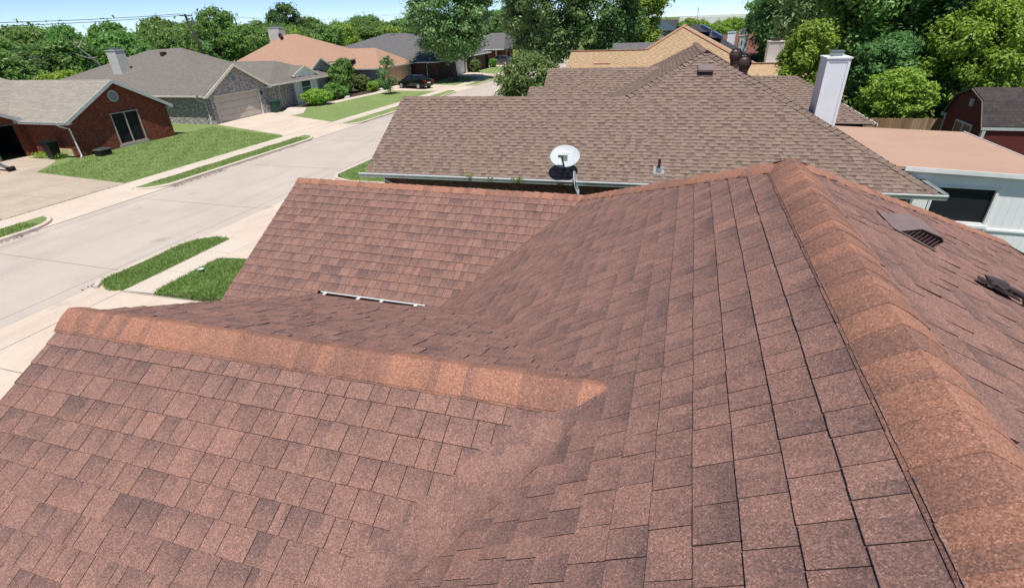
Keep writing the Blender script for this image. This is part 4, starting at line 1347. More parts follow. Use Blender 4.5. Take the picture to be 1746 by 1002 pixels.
m.box((bx - 0.03, y0 + 0.04, 0), (bx - 0.002, y0 + 0.16, zc)); m.box((bx - 0.02, y0 + 0.01, 0), (bx + 0.1, y0 + 0.075, zc)); m.box((bx - 0.03, y1 - 0.16, 0), (bx - 0.002, y1 - 0.04, zc))
m.box((bx - .1, y0 + 0.0, zc - 0.12), (bx + 6.7, y0 + 0.06, zc)); m.box((bx - .12, y1 - .02, zc - .14), (bx + .2, y1 + .12, zc))
pieces(m, "corner_board", "grey_trim", bn)
m = MB()
m.box((bx - 0.04, 28.0, 1.02), (bx - 0.003, 29.6, 1.10)); m.box((bx - 0.04, 28.0, 2.03), (bx - 0.003, 29.6, 2.12))
for y in (28.0, 28.74, 28.80, 29.54): m.box((bx - 0.035, y, 0.1), (bx - 0.004, y + .07, 2.03))
m.box((bx - .035, 28.07, 1.55), (bx - .004, 29.54, 1.62)) if False else None
m.build("door_frame", "grey_trim", bn)
m = MB(); m.box((bx - .012, 28.07, .1), (bx - .003, 29.54, 2.03)); m.build("door", "glass_dark", bn)
m = MB(); m.box((bx - 0.03, 28.62, 2.78), (bx - .002, 28.98, 3.10)); m.build("gable_vent", "taupe_paint", bn)

# ---- fences
def fence(name, p, q, h, mat, label, board=0.14, rails=True, group=None):
    o = thing(name, p, label, "fence", group)
    p, q = Vector(p), Vector(q); L = (q - p).length; d = (q - p) / L; nn = Vector((d.y, -d.x, 0))
    m = MB(); r = random.Random(int(p.x * 7 + p.y)); s = 0
    while s < L:
        dz = r.uniform(-.015, .015)
        m.obox(p + d * (s + 0.004), d * (board - 0.008), nn * 0.018, UP * (h + dz)); s += board
    m.build("fence_panel", mat, o)
    if rails:
        m = MB(); s = 0
        for z in (0.35, h * .55, h - .3): m.obox(p + UP * z - nn * .04, d * L, nn * .04, UP * 0.09)
        m.build("fence_rail", mat, o)
        s = 0
        while s <= L:
            m = MB(); m.obox(p + d * s - nn * 0.09, d * 0.09, nn * 0.05, UP * (h - .05)); m.build("fence_post", mat, o); s += 2.4
    return o
fence("wood_fence", (8.3, 30.9, 0), (12.15, 31.1, 0), 1.88, "fence_wood", "orange brown wooden fence in front of the bright green bush beside the barn")
fence("wood_fence", (4.6, 62, 0), (10.5, 60.5, 0), 2.9, "fence_grey", "weathered grey wooden fence beyond the tan roof between two chimneys")
fence("wood_fence", (8.9, 33, 0), (10.2, 60, 0), 1.9, "fence_grey", "weathered back fence in the shade of the tall trees")

# ================================================================= further houses on our side
def facepoly(mb, pts, t=0.05):
    pts = [Vector(p) for p in pts]
    mb.prism([p - UP * t for p in pts], UP * t) if False else (mb.add(pts if pnorm(pts[0], pts[1], pts[2]).dot((pts[1] - pts[0]).cross(pts[2] - pts[0])) > 0 else pts[::-1]))
    # underside and edges give the deck its thickness
    q = [p - UP * 0.12 for p in pts]
    mb.add(q)
    for i in range(len(pts)):
        j = (i + 1) % len(pts)
        mb.add([pts[i], pts[j], q[j], q[i]])
tn = thing("tan_shingle_house", (-2, 45, 0), "house with a tan shingle roof and pinkish ridge strips behind the brown roof", "house")
TL, TG = Vector((-9.0, 44.0, 4.52)), Vector((-3.2, 44.0, 4.52)); TP = Vector((-0.72, 47.0, 5.95))
ptn = 0.478
TE1 = Vector((-9.0, 39.57, 2.4)); TE2 = Vector((6.5, 39.57, 2.4))
rng = random.Random(31)
m = MB()
kw2 = dict(exp=0.143, wmin=0.12, wmax=0.34, thick=0.02, gap=0.0, style='teeth')
nT = pnorm(TE1, TE2, TL)
tabs(m, [TE1, TL, onplane((TG.x, TG.y), nT, TE1), onplane((TG.x, 39.57), nT, TE1)], (1, 0, 0), rng, **kw2)
tabs(m, [onplane((TG.x, 39.57), nT, TE1), onplane((TG.x, TG.y), nT, TE1), onplane((TP.x, TP.y), nT, TE1), TE2], (1, 0, 0), rng, **kw2)
tnr = m.build("roof", "tan_shingle", tn)
TPz = onplane((TP.x, TP.y), nT, TE1)
m = MB()
facepoly(m, [TL, TG, TG + Vector((0, 4.4, -2.1)), TL + Vector((0, 4.4, -2.1))])
facepoly(m, [TPz, TG, TG + Vector((0, 9, -0.0)), TPz + Vector((0, 9, 0))])
facepoly(m, [TPz, TE2, TE2 + Vector((0, 16, 0)), TPz + Vector((0, 9, 0))])
T2, Q2 = Vector((5.7, 41.0, 3.7)), Vector((9.2, 37.4, 2.4))
facepoly(m, [T2, Vector((2.5, 41, 3.7)), Vector((2.5, 37.4, 2.4)), Q2]); facepoly(m, [T2, Q2, Vector((9.2, 44.6, 2.4))])
m.build("roof_back", "tan_plain", tn)
m = MB()
for a, b in ((TL, TG), (TG, TPz), (TE2, TPz), (TPz, TPz + Vector((0, 9, 0))), (Q2, T2), (Vector((2.5, 41, 3.7)), T2)):
    m.bar(a + UP * .03, b + UP * .03, 0.30, 0.05)
m.build("ridge_cap", "tan_cap", tnr)
m = MB(); m.obox(Vector((-6.9, 42.2, 3.69)), (1.25, 0, 0), (0, .08, .04), (0, -.02, 0.05)); m.build("ridge_slot", "tan_cap", tnr)
m = MB(); m.box((0.95, 45.2, 4.75), (1.5, 45.7, 5.10)); m.build("box_vent", "cream_trim", tnr)
m = MB(); m.tube([(4.35, 38.6, 2.8), (4.35, 38.6, 3.0), (4.35, 38.6, 3.35)], [0.16, 0.05, 0.05], 10); m.build("vent_pipe", "cream_trim", tnr)
m = MB(); wallbox(m, -8.6, 40, 6.0, 40, 0, 2.5); wallbox(m, -8.6, 40, -8.6, 48, 0, 2.6, -0.12); wallbox(m, 4, 37.9, 8.8, 37.9, 0, 2.4); wallbox(m, 8.8, 37.9, 8.8, 44, 0, 2.4, .12)
m.prism([(-8.6, 40.2, 2.5), (-8.6, 47.8, 2.5), (-8.6, 44, 4.4)], (.1, 0, 0)); m.build("wall", "brown_brick", tn)
m = MB(); m.box((3.0, 43.2, 2.2), (6.3, 45.8, 3.35)); m.build("rear_extension", "white_trim", tn)

def hip(name, label, x0, x1, y0, y1, ze, zr_, mat, wmat, ridge='x', inset=None, extra=None, ridgecap=None):
    o = thing(name, ((x0 + x1) / 2, (y0 + y1) / 2, 0), label, "house")
    cx, cy = (x0 + x1) / 2, (y0 + y1) / 2
    a = inset if inset is not None else min(x1 - x0, y1 - y0) / 2
    if ridge == 'x': r0, r1 = Vector((x0 + a, cy, zr_)), Vector((x1 - a, cy, zr_))
    else: r0, r1 = Vector((cx, y0 + a, zr_)), Vector((cx, y1 - a, zr_))
    c = [Vector((x0, y0, ze)), Vector((x1, y0, ze)), Vector((x1, y1, ze)), Vector((x0, y1, ze))]
    m = MB()
    if ridge == 'x':
        for f in ([c[0], c[1], r1, r0], [c[1], c[2], r1], [c[2], c[3], r0, r1], [c[3], c[0], r0]): facepoly(m, f)
    else:
        for f in ([c[0], c[1], r0], [c[1], c[2], r1, r0], [c[2], c[3], r1], [c[3], c[0], r0, r1]): facepoly(m, f)
    ro = m.build("roof", mat, o)
    m = MB(); g = 0.4; m.box((x0 + g, y0 + g, 0), (x1 - g, y1 - g, ze - 0.02)); m.build("wall", wmat, o)
    return o, ro
n3, n3r = hip("charcoal_roof_house", "house with a charcoal roof carrying blue solar panels beyond the tan roof", -6.2, 6.8, 57.5, 70.5, 2.4, 5.95, "charcoal_shingle", "brown_brick", 'y', 6.2)
for k in range(2):
    m = MB(); b = Vector((0.75 + k * 1.15, 60.6 - k * .9, 5.55 - k * .6)); m.obox(b, (1.0, 0, -.5), (0, 1.5, 0.1), (0.05, 0, 0.30)); m.build("solar_panel", "solar_blue", n3r)
m = MB(); facepoly(m, [(-7.9, 57, 2.4), (-3, 57, 2.4), (-3, 61, 4.35), (-7.9, 61, 4.35)]); facepoly(m, [(-7.9, 65, 2.4), (-3, 65, 2.4), (-3, 61, 4.35), (-7.9, 61, 4.35)])
m.build("garage_roof", "slate_shingle", n3)
m = MB(); m.box((-7.5, 57.5, 0), (-5.5, 64.5, 2.35)); m.prism([(-7.5, 57.6, 2.35), (-7.5, 64.4, 2.35), (-7.5, 61, 4.2)], (.1, 0, 0)); m.build("garage_wall", "brown_brick", n3)
hip("rust_roof_house", "house with a rust red roof partly hidden by the white chimney", 2.5, 10.6, 74, 84, 2.4, 4.3, "rust_shingle", "brown_brick", 'x', 1.2)
hip("rust_roof_house", "low rust and grey roofed house at the foot of the dark street tree", -11.5, -3.5, 73, 82, 2.4, 4.2, "rust_shingle", "brown_brick", 'x', 1.0)
hip("grey_roof_house", "pale grey roofed house behind the left hip of the tan roof", -9.5, -2.2, 88, 98, 2.4, 4.5, "slate_shingle", "brown_brick", 'x', 3.0)
hip("grey_roof_house", "small pale house front below the far right trees", 6.2, 10.5, 104, 112, 2.4, 4.2, "slate_shingle", "warehouse_white", 'x', 2.0)
bh = thing("blue_house", (-5, 122, 0), "two storey blue grey house with a steep gable far behind the roofs", "house")
m = MB(); m.box((-8.6, 118, 0), (-3.4, 127, 4.2)); m.prism([(-8.6, 118, 4.2), (-3.4, 118, 4.2), (-3.4, 118, 4.6), (-6, 118, 5.9), (-8.6, 118, 4.6)], (0, .1, 0)); m.prism([(-3.5, 118, 4.2), (-3.5, 127, 4.2), (-3.5, 122.5, 5.6)], (.1, 0, 0)); m.build("wall", "blue_house_paint", bh)
m = MB(); facepoly(m, [(-9, 117.6, 4.1), (-3.1, 117.6, 4.1), (-3.1, 122.5, 5.95), (-9, 122.5, 5.95)]); facepoly(m, [(-9, 127.4, 4.1), (-3.1, 127.4, 4.1), (-3.1, 122.5, 5.95), (-9, 122.5, 5.95)]); m.build("roof", "charcoal_shingle", bh)
m = MB(); m.box((-3.39, 120, 2.2), (-3.36, 121, 3.6)); m.build("window", "glass_dark", bh)
wh = thing("warehouse", (20, 270, 0), "long white flat roofed warehouse on the horizon", "warehouse")
m = MB(); m.box((-6, 262, 0), (60, 300, 5.7)); m.build("wall", "warehouse_white", wh)
am = thing("radio_mast", (1.3, 240, 0), "thin radio mast rising above the white warehouse", "mast")
m = MB(); m.tube([(1.3, 240, 0), (1.3, 240, 9.4)], 0.09, 6); m.build("pole", "wire_black", am)
m = MB(); m.box((1.0, 239.9, 8.1), (1.6, 240.1, 8.3)); m.build("crossbar", "wire_black", am)

# ================================================================= houses across the street
def frame_x(m, x, y0, y1, z0, z1, w=0.08, dp=0.04, mid=False):
    """frame on a wall that faces +X"""
    m.box((x, y0 - w, z0 - w), (x + dp, y1 + w, z0)); m.box((x, y0 - w, z1), (x + dp, y1 + w, z1 + w))
    m.box((x, y0 - w, z0), (x + dp, y0, z1)); m.box((x, y1, z0), (x + dp, y1 + w, z1))
    if mid: m.box((x - .03, (y0 + y1) / 2 - .035, z0), (x + dp * .6, (y0 + y1) / 2 + .035, z1))
def round_vent(par, x, y, z, r):
    m = MB(); n = 24
    for i in range(n):
        a, b = 2 * math.pi * i / n, 2 * math.pi * (i + 1) / n
        pa, pb = (math.cos(a), math.sin(a)), (math.cos(b), math.sin(b))
        q = [(x + .05, y + pa[0] * r, z + pa[1] * r), (x + .05, y + pb[0] * r, z + pb[1] * r), (x + .05, y + pb[0] * r * .82, z + pb[1] * r * .82), (x + .05, y + pa[0] * r * .82, z + pa[1] * r * .82)]
        m.add(q); m.add([q[0], q[1], (x - .01, q[1][1], q[1][2]), (x - .01, q[0][1], q[0][2])]); m.add([q[3], q[2], (x, q[2][1], q[2][2]), (x, q[3][1], q[3][2])])
    f = m.build("gable_vent", "grey_trim", par)
    m = MB(); m.add([(x + .012, y + math.cos(2 * math.pi * i / n) * r * .83, z + math.sin(2 * math.pi * i / n) * r * .83) for i in range(n)])
    for k in range(-4, 5):
        zz = k * r * .18; hw = math.sqrt(max(0, (r * .8) ** 2 - zz * zz)); m.box((x + .013, y - hw, z + zz - .008), (x + .03, y + hw, z + zz + .012))
    m.build("louvre", "vent_grey", f)
# --- red brick house
rh = thing("red_brick_house", (-40, 22, 0), "red brick house with pale grey roof and round gable vent across the street", "house")
X = -36.2
m = MB()
wall_open(m, (X, 22.76, 0), (X, 29.64, 0), 0, 2.45, [(2.72, 4.55, 0.34, 2.24)], 0.14, (1, 0, 0))
m.add([(X, 22.76, 2.45), (X, 29.64, 2.45), (X, 26.15, 4.22)][::1])
m.box((-40.4, 22.76, 0), (X - .001, 22.9, 2.35)); m.box((-40.4, 29.5, 0), (X - .001, 29.64, 2.35)); m.box((-52, 29.5, 0), (-40.4, 29.64, 2.4))
# projecting brick bands at the corners
for (yy, s) in ((22.76, 1), (29.64, -1)):
    for k in range(5):
        z = 0.15 + k * 0.42; m.box((X, yy, z), (X + .03, yy + s * .55, z + .30))
    
for k in range(4):
    z = 0.15 + k * 0.42; m.box((X - .55, 22.73, z), (X + .03, 22.76, z + .30))
# garage front and gable
GX = -40.3
wall_open(m, (GX, 13.6, 0), (GX, 22.76, 0), 0, 2.45, [(1.6, 8.55, 0.0, 2.1)], 0.2, (1, 0, 0))
m.add([(GX, 14.4, 2.45), (GX, 22.4, 2.45), (GX, 18.4, 4.2)])
m.box((-52, 13.6, 0), (GX - .21, 13.75, 2.4))
m.build("wall", "red_brick", rh)
m = MB(); m.box((GX - 2.8, 14.6, 0.1), (GX - 2.7, 22.6, 2.4)); m.box((GX - 2.8, 22.55, .1), (GX - .2, 22.6, 2.4)); m.build("garage_interior", "dark_interior", rh)  # near-black panels: the shade inside the open garage is put into their colour
m = MB(); m.box((GX - .18, 15.2, 2.1), (GX + .02, 22.2, 2.17)); m.box((GX - .15, 20.6, 0.1), (GX - .05, 20.72, 2.1)); m.build("garage_frame", "grey_metal", rh)
m = MB(); frame_x(m, X, 25.48, 27.31, 0.34, 2.24, 0.07, 0.05, True); m.box((X, 25.3, 0.10), (X + .09, 27.45, 0.27)); wf = m.build("window_frame", "taupe_paint", rh)
m = MB(); m.box((X - .12, 25.48, .34), (X - .10, 27.31, 2.24)); m.build("window_pane", "screen_dark", rh)
m = MB()
ry, rz_ = 26.15, 4.32
facepoly(m, [(-35.88, 22.36, 2.26), (-35.88, ry, rz_), (-46, ry, rz_), (-41.2, 22.36, 2.26)])
facepoly(m, [(-35.88, 29.95, 2.26), (-35.88, ry, rz_), (-46, ry, rz_), (-46, 29.95, 2.26)])
facepoly(m, [(-39.95, 14.0, 2.26), (-39.95, 18.4, 4.42), (-46, 18.4, 4.42), (-46, 14.0, 2.26)])
facepoly(m, [(-39.95, 22.5, 2.40), (-39.95, 18.4, 4.42), (-46, 18.4, 4.42), (-46, 22.5, 2.4)])
facepoly(m, [(-41.2, 13.6, 2.3), (-41.2, 29.9, 2.3), (-46.2, 25.2, 4.75), (-46.2, 18.5, 4.75)])
facepoly(m, [(-52, 13.6, 2.3), (-52, 29.9, 2.3), (-46.2, 25.2, 4.75), (-46.2, 18.5, 4.75)]); facepoly(m, [(-41.2, 29.9, 2.3), (-52, 29.9, 2.3), (-46.2, 25.2, 4.75)])
rr = m.build("roof", "pale_grey_shingle", rh)
m = MB()
m.bar((-35.86, 22.36, 2.16), (-35.86, ry, rz_ - .10), 0.05, 0.20); m.bar((-35.86, 29.95, 2.16), (-35.86, ry, rz_ - .10), 0.05, 0.20)
m.bar((-39.93, 22.5, 2.30), (-39.93, 18.4, 4.32), 0.05, 0.22); m.bar((-39.93, 14, 2.16), (-39.93, 18.4, 4.32), 0.05, 0.22)
m.box((-36.2, 22.36, 2.10), (-35.86, 22.72, 2.22)); m.box((-36.2, 29.6, 2.10), (-35.86, 29.95, 2.22)); m.box((-40.3, 22.2, 2.15), (-39.93, 22.6, 2.35))
pieces(m, "fascia_board", "grey_trim", rh)
m = MB(); m.box((-41.0, 22.24, 2.13), (-35.9, 22.36, 2.26)); m.box((-41.0, 22.22, 2.24), (-35.9, 22.26, 2.27)); pieces(m, "gutter", "grey_trim", rh)
m = MB(); m.tube([(-36.6, 22.3, 2.15), (-36.45, 22.34, 2.02), (-36.15, 22.62, 1.85), (-36.12, 22.66, 0.2), (-36.0, 22.5, 0.12)], 0.045, 8); m.build("downspout", "white_trim", rh)
round_vent(rh, X, 26.08, 3.32, 0.36)
m = MB(); m.box((-39.2, 22.70, 0.12), (-36.9, 22.755, 0.55)); m.build("skirting_board", "yellow_board", rh)
# things by the red house
def bin_(name, loc, label, mat, w=0.6, d=0.7, h=1.02, tilt=0.0):
    o = thing(name, loc, label, "bin"); c = Vector(loc)
    m = MB(); b = [(-w * .38, -d * .38), (w * .38, -d * .38), (w * .38, d * .38), (-w * .38, d * .38)]; t = [(-w / 2, -d / 2), (w / 2, -d / 2), (w / 2, d / 2), (-w / 2, d / 2)]
    vs = [c + Vector((x, y, .06)) for x, y in b] + [c + Vector((x, y, h * .9)) for x, y in t]
    m.mesh(vs, [(3, 2, 1, 0), (4, 5, 6, 7), (0, 1, 5, 4), (1, 2, 6, 5), (2, 3, 7, 6), (3, 0, 4, 7)])
    m.box(c + Vector((-w * .54, -d * .54, h * .84)), c + Vector((w * .54, d * .54, h * .9)))
    m.build("bin_body", mat, o)
    m = MB(); m.mesh([c + Vector((x * 1.08, y * 1.08, h * .905)) for x, y in t] + [c + Vector((x * .85, y * .85, h)) for x, y in t], [(3, 2, 1, 0), (4, 5, 6, 7), (0, 1, 5, 4), (1, 2, 6, 5), (2, 3, 7, 6), (3, 0, 4, 7)])
    m.tube([c + Vector((-w * .4, d * .6, h * .88)), c + Vector((w * .4, d * .6, h * .88))], .02, 8); m.build("lid", mat, o)
    for s in (-1, 1):
        m = MB(); m.tube([c + Vector((s * w * .36, d * .40, .11)), c + Vector((s * w * .46, d * .40, .11))], .11, 14); m.build("wheel", "tyre", o)
    if tilt: pass
    return o
bin_("wheelie_bin", (-35.75, 40.25, 0.1), "dark green wheelie bin beside the cream garage door", "bin_green", .62, .72, 1.1)
bin_("wheelie_bin", (-37.55, 22.0, 0.11), "black wheelie bin standing before the red brick side wall", "bin_black", .68, .62, 1.15)
o = thing("storage_box", (-35.0, 23.3, LZ), "low black box with a grey lid at the foot of the red gable", "box")
m = MB(); m.box((-35.35, 22.95, LZ), (-34.75, 23.65, LZ + .36)); m.build("box_body", "bin_black", o)
m = MB(); m.box((-35.38, 22.92, LZ + .36), (-34.72, 23.68, LZ + .42)); m.box((-35.2, 23.1, LZ + .42), (-34.9, 23.5, LZ + .47)); m.build("lid", "grey_metal", o)
o = thing("bucket", (-36.9, 18.1, 0.12), "red bucket on the driveway at the left edge", "bucket")
m = MB(); m.tube([(-36.9, 18.1, .12), (-36.9, 18.1, .62)], [.24, .30], 18, cap=False); m.tube([(-36.9, 18.1, .14), (-36.9, 18.1, .15)], .23, 18); m.tube([(-36.9, 18.1, .59), (-36.9, 18.1, .63)], [.32, .32], 18, cap=False); m.build("bucket_body", "bucket_red", o)
m = MB(); m.tube([(-37.2, 18.1, .6), (-37.1, 18.0, .35), (-36.8, 17.83, .3), (-36.6, 18.1, .6)], .012, 5); m.build("handle", "grey_metal", o)
o = thing("ramp_board", (-38.2, 18.8, 0.12), "long grey board leaning by the open garage", "board")
m = MB(); m.obox((-36.75, 18.95, 0.14), (-2.2, -0.3, 1.15), (0, 0.22, 0), (0, 0, .06)); m.build("board", "grey_metal", o)
m = MB(); m.tube([(-36.75, 18.88, .25), (-36.75, 19.24, .25)], .13, 12); m.build("wheel", "tyre", o)

# --- grey brick house
gh = thing("grey_brick_house", (-42, 41, 0), "grey brick house with a grey hip roof, round gable vent and wide beige garage door", "house")
X = -36.5
m = MB()
wall_open(m, (X, 33.95, 0), (X, 40.35, 0), 0, 2.45, [(0.49, 5.4, 0.1, 2.15)], 0.2, (1, 0, 0))
m.add([(X, 33.7, 2.45), (X, 40.45, 2.45), (X, 36.95, 4.36)])
for k in range(5):
    z = .12 + k * .42; m.box((X, 33.95, z), (X + .03, 34.35, z + .30)); m.box((X, 39.95, z), (X + .03, 40.35, z + .30)); m.box((X - .55, 33.92, z), (X + .03, 33.95, z + .30))
m.box((-58, 33.95, 0), (X - .001, 34.1, 2.4))
m.box((X - .8, 40.2, 0), (X - .001, 40.35, 2.4)); m.box((-37.3, 40.35, 0), (-37.15, 44.6, 2.4)); m.box((-37.2, 44.6, 0), (-36.95, 50.3, 2.4)); m.box((-58, 50.2, 0), (-37.2, 50.35, 2.4))
for k in range(5):
    z = .12 + k * .42; m.box((-37.15, 43.4, z), (-37.11, 44.1, z + .30))
m.build("wall", "grey_brick", gh)
m = MB()
for i in range(4): m.box((X - .19, 34.44, .12 + i * .51), (X - .15, 39.35, .12 + i * .51 + .495))
for i in range(4):
    for k in range(8): m.box((X - .15, 34.6 + k * .6, .2 + i * .51), (X - .142, 34.6 + k * .6 + .46, .2 + i * .51 + .33))
m.build("garage_door", "garage_door_paint", gh)
m = MB(); m.box((X - .1, 34.36, 2.15), (X + .03, 39.43, 2.25)); m.box((X - .1, 34.36, .1), (X + .02, 34.44, 2.15)); m.box((X - .1, 39.35, .1), (X + .02, 39.43, 2.15)); m.build("door_frame", "cream_trim", gh)
m = MB(); m.box((X, 39.6, 1.75), (X + .12, 39.75, 2.0)); m.build("wall_lamp", "mast_dark", gh)
m = MB()
m.prism([(X + .02, 34.2, 2.55), (X + .02, 39.5, 2.55), (X + .02, 37.6, 3.05), (X + .02, 36.9, 3.12), (X + .02, 36.2, 3.05)], (.02, 0, 0)) if False else None
pk = Vector((-46.3, 41.6, 5.62)); pk2 = Vector((-50.5, 41.6, 5.5))
facepoly(m, [(-36.2, 33.52, 2.40), pk, pk2, (-58.7, 33.52, 2.40)])
facepoly(m, [pk, (-37.0, 33.2, 2.42), (-37.0, 41.5, 2.42), (-42.2, 43.1, 4.2)]); facepoly(m, [pk, (-42.2, 43.1, 4.2), (-44.6, 45.5, 4.1), (-46.5, 50.7, 2.4), (-50.5, 50.7, 2.4), pk2])
facepoly(m, [(-36.15, 33.45, 2.40), (-36.15, 36.95, 4.47), (-43, 36.95, 4.47), (-40, 33.45, 2.40)]); facepoly(m, [(-36.15, 40.75, 2.38), (-36.15, 36.95, 4.47), (-43, 36.95, 4.47), (-43, 40.75, 2.38)])
facepoly(m, [(-36.45, 40.7, 2.4), (-39.25, 45.6, 4.12), (-36.45, 50.7, 2.4)]); facepoly(m, [(-36.45, 40.7, 2.4), (-39.25, 45.6, 4.12), (-46, 45.6, 4.12), (-46, 40.7, 2.4)]); facepoly(m, [(-36.45, 50.7, 2.4), (-39.25, 45.6, 4.12), (-46, 45.6, 4.12), (-46, 50.7, 2.4)])
facepoly(m, [pk2, (-58.7, 33.4, 2.38), (-58.7, 50.7, 2.38)])
# small dormer gable roof
facepoly(m, [(-36.75, 44.55, 2.78), (-36.75, 46.55, 3.62), (-39.6, 46.55, 3.62), (-38.2, 44.55, 2.78)]); facepoly(m, [(-36.75, 48.5, 2.78), (-36.75, 46.55, 3.62), (-39.6, 46.55, 3.62), (-38.2, 48.5, 2.78)])
m.build("roof", "grey_shingle", gh)
m = MB()
m.bar((-36.13, 33.3, 2.28), (-36.13, 36.95, 4.37), 0.05, 0.2); m.bar((-36.13, 40.75, 2.28), (-36.13, 36.95, 4.37), 0.05, 0.2); m.box((-36.5, 40.4, 2.2), (-36.13, 40.78, 2.34)); m.box((-36.5, 33.3, 2.2), (-36.13, 33.6, 2.34))
m.bar((-36.73, 44.55, 2.70), (-36.73, 46.55, 3.54), 0.05, 0.16); m.bar((-36.73, 48.5, 2.70), (-36.73, 46.55, 3.54), 0.05, 0.16)
pieces(m, "fascia_board", "cream_trim", gh)
m = MB(); m.box((-36.43, 40.78, 2.26), (-36.32, 50.7, 2.39)); m.box((-58, 33.38, 2.27), (-36.6, 33.50, 2.39)); pieces(m, "gutter", "cream_trim", gh)
for yy, xx, xt in ((33.82, -36.9, -37.3), (42.9, -37.05, -36.45)):
    m = MB()
    if yy < 35: m.tube([(-37.4, 33.44, 2.26), (-37.2, 33.5, 2.05), (-36.95, 33.86, 1.85), (-36.95, 33.88, .2), (-36.95, 33.6, .13)], .04, 8)
    else: m.tube([(-36.4, 42.0, 2.25), (-36.5, 42.2, 2.1), (-37.08, 42.7, 1.9), (-37.08, 42.75, .2), (-36.9, 42.75, .13)], .04, 8)
    m.build("downspout", "cream_trim", gh)
round_vent(gh, X, 36.9, 3.38, 0.33)
m = MB(); m.prism([(-36.95, 44.75, 0.1), (-36.95, 48.3, 0.1), (-36.95, 48.3, 2.75), (-36.95, 46.55, 3.5), (-36.95, 44.75, 2.75)], (.1, 0, 0)); m.build("dormer_front", "siding_white", gh)
m = MB(); m.box((-36.84, 45.75, 0.95), (-36.82, 47.1, 2.25)); m.build("window_pane", "glass_teal", gh)
m = MB(); frame_x(m, -36.85, 45.75, 47.1, 0.95, 2.25, .08, .06, False); m.box((-36.85, 45.0, .1), (-36.72, 45.45, 2.6)); m.box((-36.85, 47.5, .1), (-36.72, 47.95, 2.6)); m.box((-36.82, 45.75, 1.58), (-36.79, 47.1, 1.64)); m.build("window_frame", "white_trim", gh)
m = MB(); m.box((-47.6, 40.2, 4.9), (-47.2, 40.6, 5.35)); m.build("roof_vent", "vent_dark", gh)
chimney("chimney", -50.1, -49.0, 37.0, 37.9, 2.3, 5.66, "pale_chimney", "slim whitish chimney behind the left side of the grey hip roof")

# --- peach roof house
ph = thing("peach_roof_house", (-43, 58, 0), "house with a large peach coloured hip roof and grey brick entrance gable", "house")
m = MB()
q0, q1 = Vector((-47.5, 60, 6.3)), Vector((-49.1, 60, 6.25))
facepoly(m, [(-38.7, 48.6, 2.75), q0, q1, (-50.8, 48.2, 2.6)])
facepoly(m, [(-38.7, 48.6, 2.75), (-38.6, 58.6, 3.52), q0]); facepoly(m, [(-38.6, 58.6, 3.52), (-41, 61.9, 4.35), q0]); facepoly(m, [q0, (-41, 61.9, 4.35), (-46, 70, 2.6), (-50, 70, 2.6), q1]); facepoly(m, [q1, (-50.8, 48.2, 2.6), (-58, 52, 2.4), (-58, 70, 2.4), (-50, 70, 2.6)])
facepoly(m, [(-34.7, 57.4, 2.42), (-37.7, 62, 4.42), (-46, 62, 4.42), (-46, 57.4, 2.42)]); facepoly(m, [(-34.7, 57.4, 2.42), (-37.7, 62, 4.42), (-34.7, 66.5, 2.42)]); facepoly(m, [(-34.7, 66.5, 2.42), (-37.7, 62, 4.42), (-46, 62, 4.42), (-46, 66.5, 2.42)])
facepoly(m, [(-37.3, 48.0, 2.95), (-37.3, 50.15, 4.08), (-41.5, 50.15, 4.08), (-40, 48.0, 2.95)]); facepoly(m, [(-37.3, 52.3, 2.95), (-37.3, 50.15, 4.08), (-41.5, 50.15, 4.08), (-40, 52.3, 2.95)])
pr = m.build("roof", "peach_shingle", ph)
m = MB()
m.box((-38.4, 57.85, 0), (-35.15, 58.0, 2.35)); wall_open(m, (-35.15, 58, 0), (-35.15, 66, 0), 0, 2.35, [(0.9, 7.0, .1, 2.2)], .15, (1, 0, 0)); m.box((-39.2, 50.5, 0), (-39.0, 58.2, 3.45)); m.box((-56, 48.9, 0), (-37.7, 49.05, 2.55))
m.prism([(-37.6, 48.3, 0), (-37.6, 52.0, 0), (-37.6, 52.0, 2.95), (-37.6, 50.15, 3.95), (-37.6, 48.3, 2.95)], (.1, 0, 0)); m.box((-39, 52.0, 0), (-37.5, 52.1, 3.0))
m.build("wall", "grey_brick", ph)
m = MB(); m.box((-35.3, 58.9, .1), (-35.25, 65, 2.2)); m.build("garage_door", "peach_paint", ph)
m = MB(); m.bar((-37.27, 48.0, 2.87), (-37.27, 50.15, 4.0), .05, .16); m.bar((-37.27, 52.3, 2.87), (-37.27, 50.15, 4.0), .05, .16); m.box((-34.78, 57.3, 2.3), (-34.66, 66.5, 2.43)); m.box((-46, 57.28, 2.3), (-34.7, 57.4, 2.43)); m.bar((-38.55, 52, 3.05), (-38.55, 58.6, 3.45), .06, .14); m.tube([(-37.4, 52.35, 2.9), (-37.45, 52.3, 0.3)], .045, 8); pieces(m, "fascia_board", "grey_trim", ph)
m = MB(); m.prism([(-37.49, 49.2, .9)] + [(-37.49, 50.0 - .8 * math.cos(math.radians(a)), 2.2 + .75 * math.sin(math.radians(a))) for a in range(0, 181, 20)] + [(-37.49, 50.8, .9)], (.03, 0, 0)); m.build("arched_window", "glass_teal", ph)
m = MB(); m.prism([(-38.99, 54.8, .9)] + [(-38.99, 55.6 - .8 * math.cos(math.radians(a)), 2.1 + .75 * math.sin(math.radians(a))) for a in range(0, 181, 20)] + [(-38.99, 56.4, .9)], (.03, 0, 0)); m.build("arched_window", "glass_dark", ph)
m = MB(); m.box((-37.48, 51.1, .1), (-37.4, 51.4, 1.9)); m.build("door_post", "white_trim", ph)
for c in ((-49.4, 59.3, 6.25), (-48.4, 58.3, 6.0)):
    m = MB(); turbine(m, c, 0.22, rng); m.build("turbine_vent", "vent_dark", pr)
